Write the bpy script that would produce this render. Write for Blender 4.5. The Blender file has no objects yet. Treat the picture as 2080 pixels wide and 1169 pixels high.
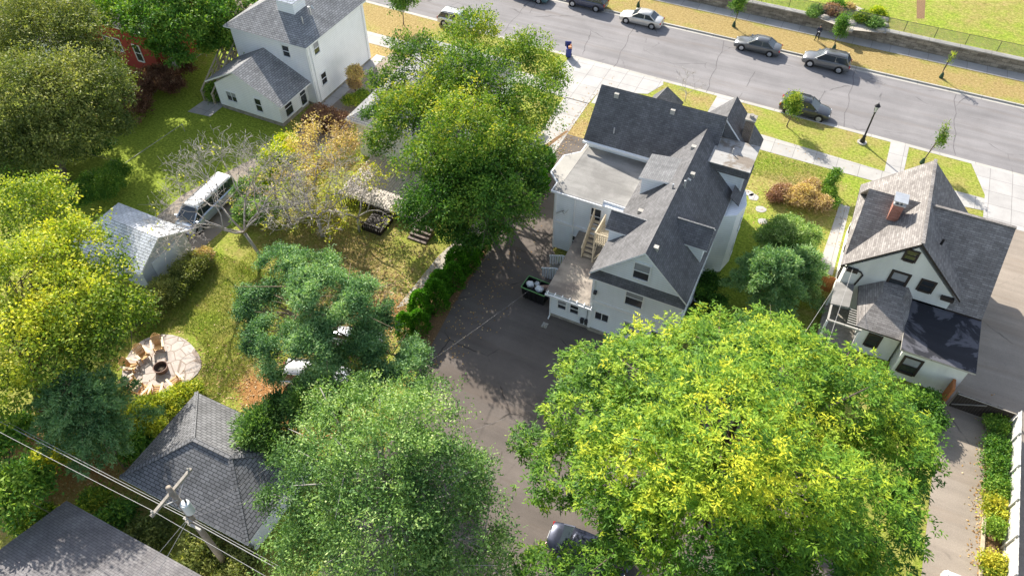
import bpy, bmesh, math, random
import numpy as np
from mathutils import Vector, Matrix
R=math.radians
random.seed(7); rng=np.random.default_rng(7)
scene=bpy.context.scene
COL=scene.collection
# ------------------------------------------------------------ camera
CH=42.; PITCH=R(48.5); YAW=R(25.5); FOC=1500.
cam_d=bpy.data.cameras.new('camera'); cam_d.sensor_width=36; cam_d.lens=36*FOC/2080; cam_d.clip_end=2000; cam_d.clip_start=.5
cam=bpy.data.objects.new('camera',cam_d); COL.objects.link(cam)
cam.location=(0,0,CH); cam.rotation_euler=(math.pi/2-PITCH,0,YAW); scene.camera=cam
# ------------------------------------------------------------ sky and sun
SUN_EL=R(33); SH_AZ=R(-41)                      # direction in which shadows fall
w=bpy.data.worlds.new('World'); scene.world=w; w.use_nodes=True
nt=w.node_tree; bg=nt.nodes['Background']
sky=nt.nodes.new('ShaderNodeTexSky'); sky.sky_type='NISHITA'; sky.sun_disc=False
sky.sun_elevation=SUN_EL; sx,sy=-math.cos(SH_AZ),-math.sin(SH_AZ)
sky.sun_rotation=math.atan2(sx,sy); sky.air_density=1.0; sky.dust_density=1.2
hs=nt.nodes.new('ShaderNodeHueSaturation'); hs.inputs['Saturation'].default_value=.72; nt.links.new(sky.outputs[0],hs.inputs['Color']); nt.links.new(hs.outputs[0],bg.inputs[0]); bg.inputs[1].default_value=0.13
sd=bpy.data.lights.new('sun','SUN'); sd.energy=5.0; sd.angle=R(.55); sd.color=(1,.94,.84)
so=bpy.data.objects.new('sun',sd); COL.objects.link(so); so.location=(-40,40,60)
d=Vector((math.cos(SH_AZ)*math.cos(SUN_EL),math.sin(SH_AZ)*math.cos(SUN_EL),-math.sin(SUN_EL)))
so.rotation_euler=d.to_track_quat('-Z','Y').to_euler()
scene.view_settings.view_transform='Standard'; scene.view_settings.look='None'
scene.view_settings.exposure=0.98; scene.view_settings.gamma=1
# ------------------------------------------------------------ pixel of the photograph -> point at height z
S_,C_=math.sin(PITCH),math.cos(PITCH); CA,SA=math.cos(YAW),math.sin(YAW)
def at(px,py,z=0.):
    u=(px-1040)/FOC; v=(584.5-py)/FOC; f=C_+v*S_; up=-S_+v*C_
    t=(CH-z)/-up
    return Vector(((u*CA-f*SA)*t,(u*SA+f*CA)*t,z))
def scale_at(p):
    f=-p[0]*SA+p[1]*CA; return FOC/(f*C_-(p[2]-CH)*S_)
# ------------------------------------------------------------ object helpers
def tag(o,label=None,cat=None,group=None,kind=None):
    if label: o['label']=label
    if cat: o['category']=cat
    if group: o['group']=group
    if kind: o['kind']=kind
    return o
def thing(name,label,cat,loc=(0,0,0),rz=0.,group=None):
    o=bpy.data.objects.new(name,None); COL.objects.link(o); o.location=loc; o.rotation_euler=(0,0,rz)
    o.empty_display_size=.3
    return tag(o,label,cat,group)
def dup(root,loc,rz=0.,label=None,group=None,scale=None):
    r=root.copy(); COL.objects.link(r); r.location=loc; r.rotation_euler=(0,0,rz)
    if scale: r.scale=scale if hasattr(scale,'__len__') else (scale,)*3
    if label: r['label']=label
    if group: r['group']=group
    for ch in list(root.children):
        c=ch.copy(); COL.objects.link(c); c.parent=r
        for g in list(ch.children):
            e=g.copy(); COL.objects.link(e); e.parent=c
    return r
class MB:
    def __init__(s,org=(0,0,0)):
        s.v=[];s.f=[];s.m=[];s.o=Vector(org)
    def face(s,pts,m=0):
        i=len(s.v); s.v+= [tuple(Vector(p)-s.o) for p in pts]; s.f.append(tuple(range(i,i+len(pts)))); s.m.append(m)
    def mesh(s,V,F,m=0):
        i=len(s.v); s.v+=[tuple(Vector(p)-s.o) for p in V]
        for f in F: s.f.append(tuple(i+k for k in f)); s.m.append(m)
    def box(s,x0,y0,z0,x1,y1,z1,m=0,mt=None):
        V=[(x0,y0,z0),(x1,y0,z0),(x1,y1,z0),(x0,y1,z0),(x0,y0,z1),(x1,y0,z1),(x1,y1,z1),(x0,y1,z1)]
        F=[(3,2,1,0),(4,5,6,7),(0,1,5,4),(1,2,6,5),(2,3,7,6),(3,0,4,7)]
        i=len(s.v); s.v+=[tuple(Vector(p)-s.o) for p in V]
        for k,f in enumerate(F): s.f.append(tuple(i+q for q in f)); s.m.append(mt if (k==1 and mt is not None) else m)
    def obox(s,c,dx,dy,dz,ax=(1,0,0),up=(0,0,1),m=0):     # oriented box by centre, half sizes
        ax=Vector(ax).normalized(); up=Vector(up); side=up.cross(ax)
        side=side.normalized() if side.length>1e-6 else Vector((0,1,0)); up=ax.cross(side).normalized()
        c=Vector(c); V=[c+ax*dx*a+side*dy*b+up*dz*e for e in(-1,1) for a,b in((-1,-1),(1,-1),(1,1),(-1,1))]
        s.mesh(V,[(3,2,1,0),(4,5,6,7),(0,1,5,4),(1,2,6,5),(2,3,7,6),(3,0,4,7)],m)
    def bar(s,a,b,w,h=None,m=0):
        a=Vector(a);b=Vector(b); h=h or w; d=b-a
        up=(0,0,1) if abs(d.normalized().z)<.95 else (0,1,0)
        s.obox((a+b)/2,d.length/2,w/2,h/2,d,up,m)
    def prism(s,pts,z0,z1,m=0,mt=None):
        n=len(pts); lo=[(p[0],p[1],z0) for p in pts]; hi=[(p[0],p[1],z1) for p in pts]
        i=len(s.v); s.v+=[tuple(Vector(p)-s.o) for p in lo+hi]
        s.f.append(tuple(i+k for k in reversed(range(n)))); s.m.append(m)
        s.f.append(tuple(i+n+k for k in range(n))); s.m.append(m if mt is None else mt)
        for k in range(n):
            q=(k+1)%n; s.f.append((i+k,i+q,i+n+q,i+n+k)); s.m.append(m)
    def slab(s,pts,t=.14,m=0,ms=1):
        n=len(pts); pts=[Vector(p) for p in pts]; lo=[p-Vector((0,0,t)) for p in pts]
        i=len(s.v); s.v+=[tuple(p-s.o) for p in pts+lo]
        s.f.append(tuple(i+k for k in range(n))); s.m.append(m)
        s.f.append(tuple(i+n+k for k in reversed(range(n)))); s.m.append(ms)
        for k in range(n):
            q=(k+1)%n; s.f.append((i+q,i+k,i+n+k,i+n+q)); s.m.append(ms)
    def tube(s,pts,rad,n=8,m=0):
        pts=[Vector(p) for p in pts]
        if not hasattr(rad,'__len__'): rad=[rad]*len(pts)
        rings=[]
        for k,p in enumerate(pts):
            d=(pts[min(k+1,len(pts)-1)]-pts[max(k-1,0)]).normalized()
            a=d.cross(Vector((0,0,1)) if abs(d.z)<.9 else Vector((1,0,0))).normalized(); b=d.cross(a)
            rings.append([p+(a*math.cos(t*2*math.pi/n)+b*math.sin(t*2*math.pi/n))*rad[k] for t in range(n)])
        i=len(s.v)
        for r in rings: s.v+=[tuple(q-s.o) for q in r]
        for k in range(len(pts)-1):
            for t in range(n):
                u=(t+1)%n; s.f.append((i+k*n+t,i+k*n+u,i+(k+1)*n+u,i+(k+1)*n+t)); s.m.append(m)
        s.f.append(tuple(i+t for t in reversed(range(n)))); s.m.append(m)
        e=i+(len(pts)-1)*n; s.f.append(tuple(e+t for t in range(n))); s.m.append(m)
    def build(s,name,mats,parent=None,smooth=False,bevel=0,recalc=True,keep=False):
        me=bpy.data.meshes.new(name); me.from_pydata(s.v,[],s.f)
        if not isinstance(mats,(list,tuple)): mats=[mats]
        for m in mats: me.materials.append(m)
        for p,mi in zip(me.polygons,s.m): p.material_index=min(mi,len(mats)-1); p.use_smooth=smooth
        if recalc:
            b=bmesh.new(); b.from_mesh(me)
            bmesh.ops.recalc_face_normals(b,faces=b.faces); b.to_mesh(me); b.free()
        me.update(); uvl=me.uv_layers.new(name='UVMap')
        uv=np.zeros((len(me.loops),2),dtype=np.float32)
        for p in me.polygons:
            nn=p.normal
            if abs(nn.z)>.995: U=Vector((1,0,0));V=Vector((0,1,0))
            else: U=Vector((0,0,1)).cross(nn).normalized(); V=nn.cross(U)
            for li in p.loop_indices:
                co=me.vertices[me.loops[li].vertex_index].co+s.o; uv[li]=(co.dot(U),co.dot(V))
        uvl.data.foreach_set('uv',uv.ravel())
        o=bpy.data.objects.new(name,me); COL.objects.link(o)
        if parent is not None: o.parent=parent
        elif not keep: o.location=s.o
        if bevel:
            md=o.modifiers.new('bevel','BEVEL'); md.width=bevel; md.segments=2; md.limit_method='ANGLE'
        return o
# ------------------------------------------------------------ materials
class NT:
    def __init__(s,name):
        s.mat=bpy.data.materials.new(name); s.mat.use_nodes=True; s.t=s.mat.node_tree; s.n=s.t.nodes
        s.b=s.n['Principled BSDF']; s.out=s.n['Material Output']; s.b.inputs['Specular IOR Level'].default_value=.3
    def add(s,typ,**k):
        n=s.n.new(typ)
        for a,b in k.items():
            if a.startswith('i_'): 
                key=a[2:].replace('_',' '); n.inputs[key].default_value=b
            else: setattr(n,a,b)
        return n
    def l(s,a,b): s.t.links.new(a,b)
    def coord(s,which='Object'):
        return s.add('ShaderNodeTexCoord').outputs[which]
    def noise(s,vec,scale,detail=4,rough=.6,dist=0):
        n=s.add('ShaderNodeTexNoise'); n.inputs['Scale'].default_value=scale; n.inputs['Detail'].default_value=detail
        n.inputs['Roughness'].default_value=rough; n.inputs['Distortion'].default_value=dist
        if vec is not None: s.l(vec,n.inputs['Vector'])
        return n.outputs['Fac']
    def ramp(s,fac,stops,interp='LINEAR'):
        r=s.add('ShaderNodeValToRGB'); r.color_ramp.interpolation=interp
        e=r.color_ramp.elements
        while len(e)<len(stops): e.new(.5)
        for q,(p,c) in zip(e,stops):
            q.position=p; q.color=(c,c,c,1) if not hasattr(c,'__len__') else (*c,1)
        s.l(fac,r.inputs[0]); return r.outputs['Color']
    def mix(s,fac,a,b,mode='MIX'):
        m=s.add('ShaderNodeMix',data_type='RGBA',blend_type=mode)
        for sock,val in ((m.inputs[0],fac),(m.inputs[6],a),(m.inputs[7],b)):
            if hasattr(val,'links'): s.l(val,sock)
            elif hasattr(val,'__len__'): sock.default_value=(*val,1)
            else: sock.default_value=val
        return m.outputs[2]
    def math(s,op,a,b=0.):
        m=s.add('ShaderNodeMath',operation=op)
        for k,v in enumerate((a,b)):
            if hasattr(v,'links'): s.l(v,m.inputs[k])
            else: m.inputs[k].default_value=v
        return m.outputs[0]
    def mapping(s,vec,scale=(1,1,1),rot=(0,0,0)):
        m=s.add('ShaderNodeMapping'); m.inputs['Scale'].default_value=scale; m.inputs['Rotation'].default_value=rot
        s.l(vec,m.inputs['Vector']); return m.outputs[0]
    def bump(s,h,strength=.3,dist=.02):
        b=s.add('ShaderNodeBump'); b.inputs['Strength'].default_value=strength; b.inputs['Distance'].default_value=dist
        s.l(h,b.inputs['Height']); s.l(b.outputs[0],s.b.inputs['Normal'])
    def done(s,col=None,rough=.8,metal=0.,spec=None):
        if col is not None:
            if hasattr(col,'links'): s.l(col,s.b.inputs['Base Color'])
            else: s.b.inputs['Base Color'].default_value=(*col,1)
        s.b.inputs['Roughness'].default_value=rough; s.b.inputs['Metallic'].default_value=metal
        if spec is not None: s.b.inputs['Specular IOR Level'].default_value=spec
        return s.mat
def plain(name,col,rough=.6,metal=0.,var=.12,scale=3.,spec=.3):
    m=NT(name); v=m.noise(m.coord(),scale,5); c=m.ramp(v,[(.3,tuple(x*(1-var) for x in col)),(.7,tuple(min(1,x*(1+var)) for x in col))])
    return m.done(c,rough,metal,spec)
def shingles(name,a,b,row=.15,width=.32,dark=.55):
    m=NT(name); uv=m.coord('UV')
    br=m.add('ShaderNodeTexBrick'); m.l(uv,br.inputs['Vector']); br.inputs['Scale'].default_value=1
    br.inputs['Brick Width'].default_value=width; br.inputs['Row Height'].default_value=row; br.inputs['Mortar Size'].default_value=.012 if row<.18 else .022
    br.inputs['Mortar Smooth'].default_value=.3; br.offset=.5; br.inputs['Bias'].default_value=0
    br.inputs['Color1'].default_value=(*a,1); br.inputs['Color2'].default_value=(*b,1); br.inputs['Mortar'].default_value=(*[x*dark for x in a],1)
    n=m.noise(m.mapping(uv,(1,1,1)),.55,5,.65); n2=m.noise(uv,14,3,.7)
    c=m.mix(1,br.outputs['Color'],m.ramp(n,[(.3,.78),(.7,1.18)]),'MULTIPLY'); c=m.mix(1,c,m.ramp(n2,[(.25,.8),(.75,1.2)]),'MULTIPLY')
    st=m.noise(m.mapping(uv,(1.6,.25,1)),1.2,4,.6); c=m.mix(1,c,m.ramp(st,[(.35,.86),(.6,1.05)]),'MULTIPLY')
    m.bump(br.outputs['Fac'],-.5,.02)
    return m.done(c,.92,0,.2)
def siding(name,col,pitch=.13,vert=False):
    m=NT(name); uv=m.coord('UV'); wv=m.add('ShaderNodeTexWave',wave_type='BANDS',bands_direction='X' if vert else 'Y',wave_profile='SAW')
    wv.inputs['Scale'].default_value=1/(pitch*20)*3.1416*2/1.0; m.l(uv,wv.inputs['Vector'])
    n=m.noise(m.coord(),.7,5,.6); n2=m.noise(m.mapping(m.coord(),(3,3,.4)),1.5,4)
    c=m.mix(1,col,m.ramp(wv.outputs['Fac'],[(0,.68),(.16,1),(1,1.03)]),'MULTIPLY')
    c=m.mix(1,c,m.ramp(n,[(.3,.94),(.7,1.03)]),'MULTIPLY'); c=m.mix(1,c,m.ramp(n2,[(.3,.975),(.6,1.01)]),'MULTIPLY')
    m.bump(wv.outputs['Fac'],.25,.01); return m.done(c,.7)
def stucco(name,col):
    m=NT(name); n=m.noise(m.coord(),9,6,.7); n2=m.noise(m.mapping(m.coord(),(1,1,.3)),.8,5,.6)
    c=m.mix(1,col,m.ramp(n2,[(.3,.86),(.65,1.04)]),'MULTIPLY'); m.bump(n,.3,.01); return m.done(c,.9)
def asphalt(name,col,crack=.5,var=.25,patch=1.2):
    m=NT(name); o=m.coord('Object')
    n=m.noise(o,.18,6,.65); n2=m.noise(o,22,3,.8); n3=m.noise(m.mapping(o,(.05,1.1,1)),1.0,5,.6)
    c=m.mix(1,col,m.ramp(n,[(.28,1-var),(.5,1.),(.72,1+var)]),'MULTIPLY'); c=m.mix(1,c,m.ramp(n2,[(.25,.78),(.75,1.22)]),'MULTIPLY')
    c=m.mix(1,c,m.ramp(n3,[(.35,.88),(.6,1.08)]),'MULTIPLY')
    vo=m.add('ShaderNodeTexVoronoi',feature='DISTANCE_TO_EDGE'); vo.inputs['Scale'].default_value=.16
    dn=m.add('ShaderNodeTexNoise'); dn.inputs['Scale'].default_value=.9; dn.inputs['Detail'].default_value=6; m.l(o,dn.inputs['Vector'])
    ad=m.mix(.22,o,dn.outputs['Color'],'LINEAR_LIGHT'); m.l(ad,vo.inputs['Vector'])
    cr=m.ramp(vo.outputs['Distance'],[(0,1.),(.0035,1.),(.008,0.)]); br=m.ramp(m.noise(o,.35,3),[(.48,0.),(.6,crack)])
    c=m.mix(m.mix(1,cr,br,'MULTIPLY'),c,tuple(x*.3 for x in col))
    st=m.ramp(m.noise(o,1.7,6,.75),[(.60,0.),(.72,.35)]); c=m.mix(st,c,tuple(x*.6 for x in col))
    w_=m.noise(m.mapping(o,(.035,.55,1),(0,0,.03)),1,6,.7,.5); c=m.mix(m.ramp(w_,[(.52,0.),(.66,.55)]),c,tuple(x*y for x,y in zip(col,(.82,.74,.66)))); w2=m.noise(m.mapping(o,(.12,.5,1)),1.,6,.7); c=m.mix(m.ramp(w2,[(.58,0.),(.70,.5)]),c,tuple(min(1,x*1.22) for x in col))
    m.bump(n2,.25,.01); return m.done(c,.9,0,.25)
def concrete(name,col,jx=1.8,jy=1.8,seam=.55):
    m=NT(name); o=m.coord('Object'); n=m.noise(o,.5,6,.6); n2=m.noise(o,16,3,.7)
    br=m.add('ShaderNodeTexBrick'); br.offset=0; m.l(o,br.inputs['Vector']); br.inputs['Scale'].default_value=1
    br.inputs['Brick Width'].default_value=jx; br.inputs['Row Height'].default_value=jy; br.inputs['Mortar Size'].default_value=.025
    br.inputs['Color1'].default_value=(*col,1); br.inputs['Color2'].default_value=(*[x*.88 for x in col],1); br.inputs['Mortar'].default_value=(*[x*seam for x in col],1)
    c=m.mix(1,br.outputs['Color'],m.ramp(n,[(.3,.84),(.7,1.1)]),'MULTIPLY'); c=m.mix(1,c,m.ramp(n2,[(.3,.93),(.7,1.06)]),'MULTIPLY')
    st=m.ramp(m.noise(o,2.3,6,.8),[(.62,0.),(.75,.3)]); c=m.mix(st,c,(.12,.10,.07))
    return m.done(c,.85)
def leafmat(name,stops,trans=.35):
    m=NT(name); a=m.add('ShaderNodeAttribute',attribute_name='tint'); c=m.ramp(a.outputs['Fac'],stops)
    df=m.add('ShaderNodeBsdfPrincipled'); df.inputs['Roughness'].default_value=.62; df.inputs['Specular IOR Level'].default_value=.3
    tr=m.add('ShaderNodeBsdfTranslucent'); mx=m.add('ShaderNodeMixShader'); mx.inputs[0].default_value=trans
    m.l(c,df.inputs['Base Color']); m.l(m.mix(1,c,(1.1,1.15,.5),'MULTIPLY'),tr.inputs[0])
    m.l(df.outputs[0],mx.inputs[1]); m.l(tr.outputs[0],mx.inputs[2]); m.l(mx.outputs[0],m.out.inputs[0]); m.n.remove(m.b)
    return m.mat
M={}
M['roof_dark']=shingles('charcoal_shingles',(.125,.122,.124),(.17,.166,.17),.15,.32,.7)
M['roof_grey']=shingles('grey_shingles',(.24,.24,.245),(.33,.33,.33),.2,.42,.45)
M['roof_tan']=shingles('tan_brown_shingles',(.20,.182,.17),(.31,.288,.27),.15,.42,.6)
M['roof_slate']=shingles('dark_grey_shingles',(.15,.15,.153),(.205,.205,.21),.2,.38,.3)
M['roof_old']=shingles('weathered_brown_shingles',(.17,.16,.165),(.21,.20,.20))
M['roof_white']=shingles('pale_grey_shingles',(.64,.66,.70),(.74,.76,.80),.22,.6,.35)
M['roof_dormer']=shingles('mid_grey_shingles',(.17,.17,.172),(.22,.22,.222),.14,.32,.75)
M['roof_flat']=None
def membrane(name,a,b,sc=.5,hard=(.42,.58)):
    m=NT(name); o=m.coord('Object'); n=m.noise(o,sc,6,.6,.4); n2=m.noise(m.mapping(o,(.2,2.2,1)),1,4)
    c=m.ramp(n,[(hard[0],a),(hard[1],b)]); c=m.mix(1,c,m.ramp(n2,[(.35,.88),(.65,1.07)]),'MULTIPLY'); c=m.mix(1,c,m.ramp(m.noise(o,18,3),[(.3,.9),(.7,1.1)]),'MULTIPLY')
    return m.done(c,.85)
M['roof_flat']=membrane('tan_grey_membrane',(.22,.212,.20),(.285,.275,.26))
M['roof_gravel']=membrane('pale_stained_membrane',(.22,.185,.15),(.37,.36,.345),.42,(.47,.53))
M['roof_tar']=membrane('brown_rolled_roofing',(.20,.17,.145),(.33,.285,.235),.6)
M['roof_wet']=membrane('wet_black_membrane',(.025,.026,.032),(.10,.10,.115),.45,(.49,.53))
M['siding']=siding('pale_blue_grey_siding',(.80,.84,.88),.2)
M['siding_w']=siding('white_siding',(.88,.89,.91),.2)
M['siding_g']=siding('garage_siding',(.55,.57,.62),.12)
M['siding_red']=siding('red_siding',(.33,.05,.04),.14)
M['stucco']=stucco('cream_stucco',(.76,.77,.72))
M['white']=plain('white_painted_trim',(.80,.81,.82),.5,0,.05)
M['dark_trim']=plain('dark_brown_trim',(.045,.035,.03),.6)
M['dark_grey']=plain('dark_grey_metal',(.05,.05,.055),.5)
M['black']=plain('black_metal',(.015,.015,.017),.45)
M['wood']=plain('weathered_tan_wood',(.46,.39,.28),.8,0,.25,6)
M['wood_grey']=plain('grey_weathered_boards',(.30,.27,.23),.85,0,.25,5)
M['wood_orange']=plain('orange_cedar_boards',(.42,.16,.06),.7,0,.2,5)
M['galv']=plain('galvanised_metal',(.5,.51,.52),.4,.6)
M['glass']=NT('window_glass').done((.03,.035,.042),.05,0,1.)
M['curtain']=plain('pale_blind',(.30,.31,.33),.5,0,.1)
M['brick']=NT('red_brick')
def brickmat(name,a,b):
    m=NT(name); uv=m.coord('UV'); br=m.add('ShaderNodeTexBrick'); m.l(uv,br.inputs['Vector']); br.inputs['Scale'].default_value=1
    br.inputs['Brick Width'].default_value=.22; br.inputs['Row Height'].default_value=.075; br.inputs['Mortar Size'].default_value=.008
    br.inputs['Color1'].default_value=(*a,1); br.inputs['Color2'].default_value=(*b,1); br.inputs['Mortar'].default_value=(.3,.27,.24,1)
    c=m.mix(1,br.outputs['Color'],m.ramp(m.noise(uv,2.5,5),[(.3,.75),(.7,1.15)]),'MULTIPLY'); return m.done(c,.9)
M['brick']=brickmat('red_brick',(.36,.12,.075),(.46,.18,.12)); M['brick_dark']=brickmat('soot_brown_brick',(.10,.075,.06),(.17,.12,.09))
M['street']=asphalt('street_asphalt',(.225,.213,.212),.6,.16)
M['lot']=asphalt('car_park_asphalt',(.142,.120,.106),.9,.24)
M['drive']=asphalt('old_driveway_asphalt',(.29,.245,.20),.6,.17)
M['concrete']=concrete('pale_concrete',(.44,.42,.40))
M['concrete_side']=concrete('sidewalk_concrete',(.43,.41,.38),1.9,4)
M['kerb']=concrete('kerb_concrete',(.46,.435,.39),3,8)
def grassmat(name):
    m=NT(name); o=m.coord('Object')
    a=m.add('ShaderNodeAttribute',attribute_name='dry'); l=m.add('ShaderNodeAttribute',attribute_name='litter')
    n=m.noise(o,.45,6,.7); nf=m.noise(o,5,6,.75); nb=m.noise(o,26,4,.8)
    green=m.ramp(nf,[(.3,(.11,.17,.02)),(.5,(.26,.335,.04)),(.7,(.46,.52,.08))])
    dry=m.ramp(nf,[(.3,(.23,.15,.055)),(.5,(.38,.28,.11)),(.7,(.54,.42,.21))])
    f=m.math('ADD',a.outputs['Fac'],m.math('MULTIPLY',m.math('SUBTRACT',n,.5),1.9)); f=m.math('ADD',f,m.math('MULTIPLY',m.math('SUBTRACT',nf,.5),.7))
    c=m.mix(m.ramp(f,[(.1,0.),(.9,1.)]),green,dry)
    nl=m.noise(o,7,5,.8); lf=m.math('ADD',l.outputs['Fac'],m.math('MULTIPLY',m.math('SUBTRACT',nl,.5),2.2))
    lit=m.ramp(m.noise(o,15,4,.8),[(.3,(.16,.07,.025)),(.5,(.42,.20,.07)),(.7,(.60,.38,.20))])
    c=m.mix(m.ramp(lf,[(.55,0.),(.75,1.)]),c,lit)
    c=m.mix(1,c,m.ramp(nb,[(.3,.62),(.7,1.3)]),'MULTIPLY'); tf=m.noise(m.mapping(o,(3.2,6.5,1),(0,0,.5)),1,5,.7,.6); c=m.mix(1,c,m.ramp(tf,[(.33,.5),(.46,1.),(.7,1.12)]),'MULTIPLY'); m.bump(nb,.9,.06)
    return m.done(c,.95,0,.1)
M['grass']=grassmat('lawn_grass')
M['soil']=plain('soil_and_dead_leaves',(.20,.12,.06),.95,0,.5,9)
M['gravel']=plain('gravel_track',(.42,.38,.32),.95,0,.25,12)
M['stone']=plain('weathered_stone',(.30,.275,.24),.9,0,.35,2.5)
M['bark']=plain('grey_brown_bark',(.14,.11,.085),.9,0,.35,7)
M['bark_pale']=plain('pale_grey_bark',(.38,.345,.315),.9,0,.25,7)
M['bark_tan']=plain('tan_bark',(.30,.22,.15),.9,0,.25,7)
LF={}
LF['locust']=leafmat('yellow_green_leaves',[(0,(.04,.12,.015)),(.35,(.14,.29,.02)),(.62,(.36,.48,.03)),(1,(.76,.71,.04))],.32)
LF['olive']=leafmat('olive_autumn_leaves',[(0,(.04,.11,.018)),(.35,(.12,.24,.025)),(.65,(.28,.37,.04)),(1,(.62,.55,.06))],.32)
LF['olive_dark']=leafmat('dull_olive_leaves',[(0,(.06,.10,.025)),(.5,(.19,.23,.055)),(1,(.46,.45,.14))],.32)
LF['yellow']=leafmat('golden_yellow_leaves',[(0,(.09,.17,.02)),(.3,(.26,.36,.04)),(.6,(.56,.58,.06)),(1,(.88,.76,.08))],.34)
LF['green']=leafmat('fresh_green_leaves',[(0,(.03,.09,.02)),(.5,(.10,.24,.03)),(1,(.32,.45,.06))],.32)
LF['grey']=leafmat('silvery_green_needles',[(0,(.05,.12,.04)),(.4,(.155,.29,.075)),(.75,(.33,.48,.13)),(1,(.55,.64,.28))],.3)
LF['spruce']=leafmat('blue_green_needles',[(0,(.05,.13,.055)),(.38,(.19,.35,.14)),(1,(.52,.66,.30))],.34)
LF['cedar']=leafmat('deep_green_scale_leaves',[(0,(.03,.11,.01)),(.5,(.09,.27,.02)),(1,(.22,.48,.04))],.35)
LF['orange']=leafmat('orange_autumn_leaves',[(0,(.30,.20,.13)),(.35,(.55,.38,.22)),(.65,(.70,.54,.22)),(1,(.80,.70,.18))],.3)
LF['rust']=leafmat('rust_and_pink_leaves',[(0,(.12,.05,.03)),(.5,(.34,.18,.12)),(1,(.50,.34,.22))],.3)
LF['litter']=leafmat('fallen_leaves',[(0,(.20,.10,.04)),(.5,(.50,.30,.10)),(1,(.65,.50,.30))],.2)
# ------------------------------------------------------------ foliage and trees
def fast_mesh(name,V,nv,mats,tint=None,smooth=False):
    """V: (n*nv,3) vertices, every nv of them one face"""
    n=len(V)//nv; me=bpy.data.meshes.new(name)
    me.vertices.add(len(V)); me.vertices.foreach_set('co',np.ascontiguousarray(V,dtype=np.float32).ravel())
    me.loops.add(len(V)); me.loops.foreach_set('vertex_index',np.arange(len(V),dtype=np.int32))
    me.polygons.add(n); me.polygons.foreach_set('loop_start',np.arange(0,len(V),nv,dtype=np.int32))
    me.update(calc_edges=True)
    for m in mats: me.materials.append(m)
    if tint is not None:
        a=me.attributes.new('tint','FLOAT','FACE'); a.data.foreach_set('value',np.asarray(tint,dtype=np.float32))
    return me
def unit(a): return a/np.maximum(np.linalg.norm(a,axis=-1,keepdims=True),1e-9)
def leaves(P,T,Nn,L,W):
    """rhombus leaves: base points P, tip directions T, side hints Nn, lengths L, widths W"""
    T=unit(T); B=unit(np.cross(T,Nn)); L=L[:,None]; W=W[:,None]
    V=np.stack([P,P+T*L*.5+B*W*.5,P+T*L,P+T*L*.5-B*W*.5],1)
    return V.reshape(-1,3)
def rand_dir(n,up=-.25):
    v=rng.normal(size=(n*3,3)); v=unit(v); v=v[v[:,2]>up][:n]
    while len(v)<n: v=np.concatenate([v,v])[:n]
    return v
def crown_pts(lobes,dens,inner=.5,ragged=.22,sub=1.0):
    """foliage masses: every lobe carries many small leafy sub-crowns on its shell, with hollows between them"""
    C=[];Rr=[];D=[]
    for (cx,cy,cz,rx,ry,rz) in lobes:
        area=4*math.pi*((rx*ry+rx*rz+ry*rz)/3); s=min(sub,.55*min(rx,rz)) if sub>0 else 0
        if s>0:
            ns=max(3,int(area/(s*s*2.6))); d=rand_dir(ns,-.4); r=inner+(1-inner)*rng.random(ns)**.45
            k=rng.normal(size=(5,3))*2.2; ph=rng.random(5)*6.28; lump=sum(np.sin(d@k[i]+ph[i]) for i in range(5))/5
            r=r*(1+ragged*lump)-s*.35/max(rx,ry); S=np.array([cx,cy,cz])+d*r[:,None]*np.array([rx,ry,rz])
            sz=s*(.55+.75*rng.random(ns))
            for q in range(ns):
                n=max(4,int(dens*4*math.pi*sz[q]**2)); e=rand_dir(n,-.35)
                C.append(S[q]+e*(sz[q]*(.6+.45*rng.random(n)))[:,None]*np.array([1,1,.7])); D.append(unit(e+.35*d[q])); Rr.append(r[q]+.25*(e[:,2]-.3))
        else:
            n=max(6,int(dens*area)); d=rand_dir(n,-.55); r=inner+(1-inner)*rng.random(n)**.55
            k=rng.normal(size=(7,3))*3.2; ph=rng.random(7)*6.28; lump=sum(np.sin(d@k[i]+ph[i]) for i in range(7))/5
            r=r*(1+ragged*lump+ragged*.35*rng.normal(size=n)); sh=rng.random(n)<.05; r=np.where(sh,r*(1.1+.25*rng.random(n)),r)
            C.append(np.array([cx,cy,cz])+d*r[:,None]*np.array([rx,ry,rz])); D.append(d); Rr.append(r)
    return np.concatenate(C),np.concatenate(D),np.concatenate(Rr)
def noise3(P,s,seed=0):
    g=np.random.default_rng(seed); o=np.zeros(len(P))
    for i in range(6):
        k=g.normal(size=3)*s*(1+.4*i); o+=np.sin(P@k+g.random()*6.28)/(1+.3*i)
    return o/3.2
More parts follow.
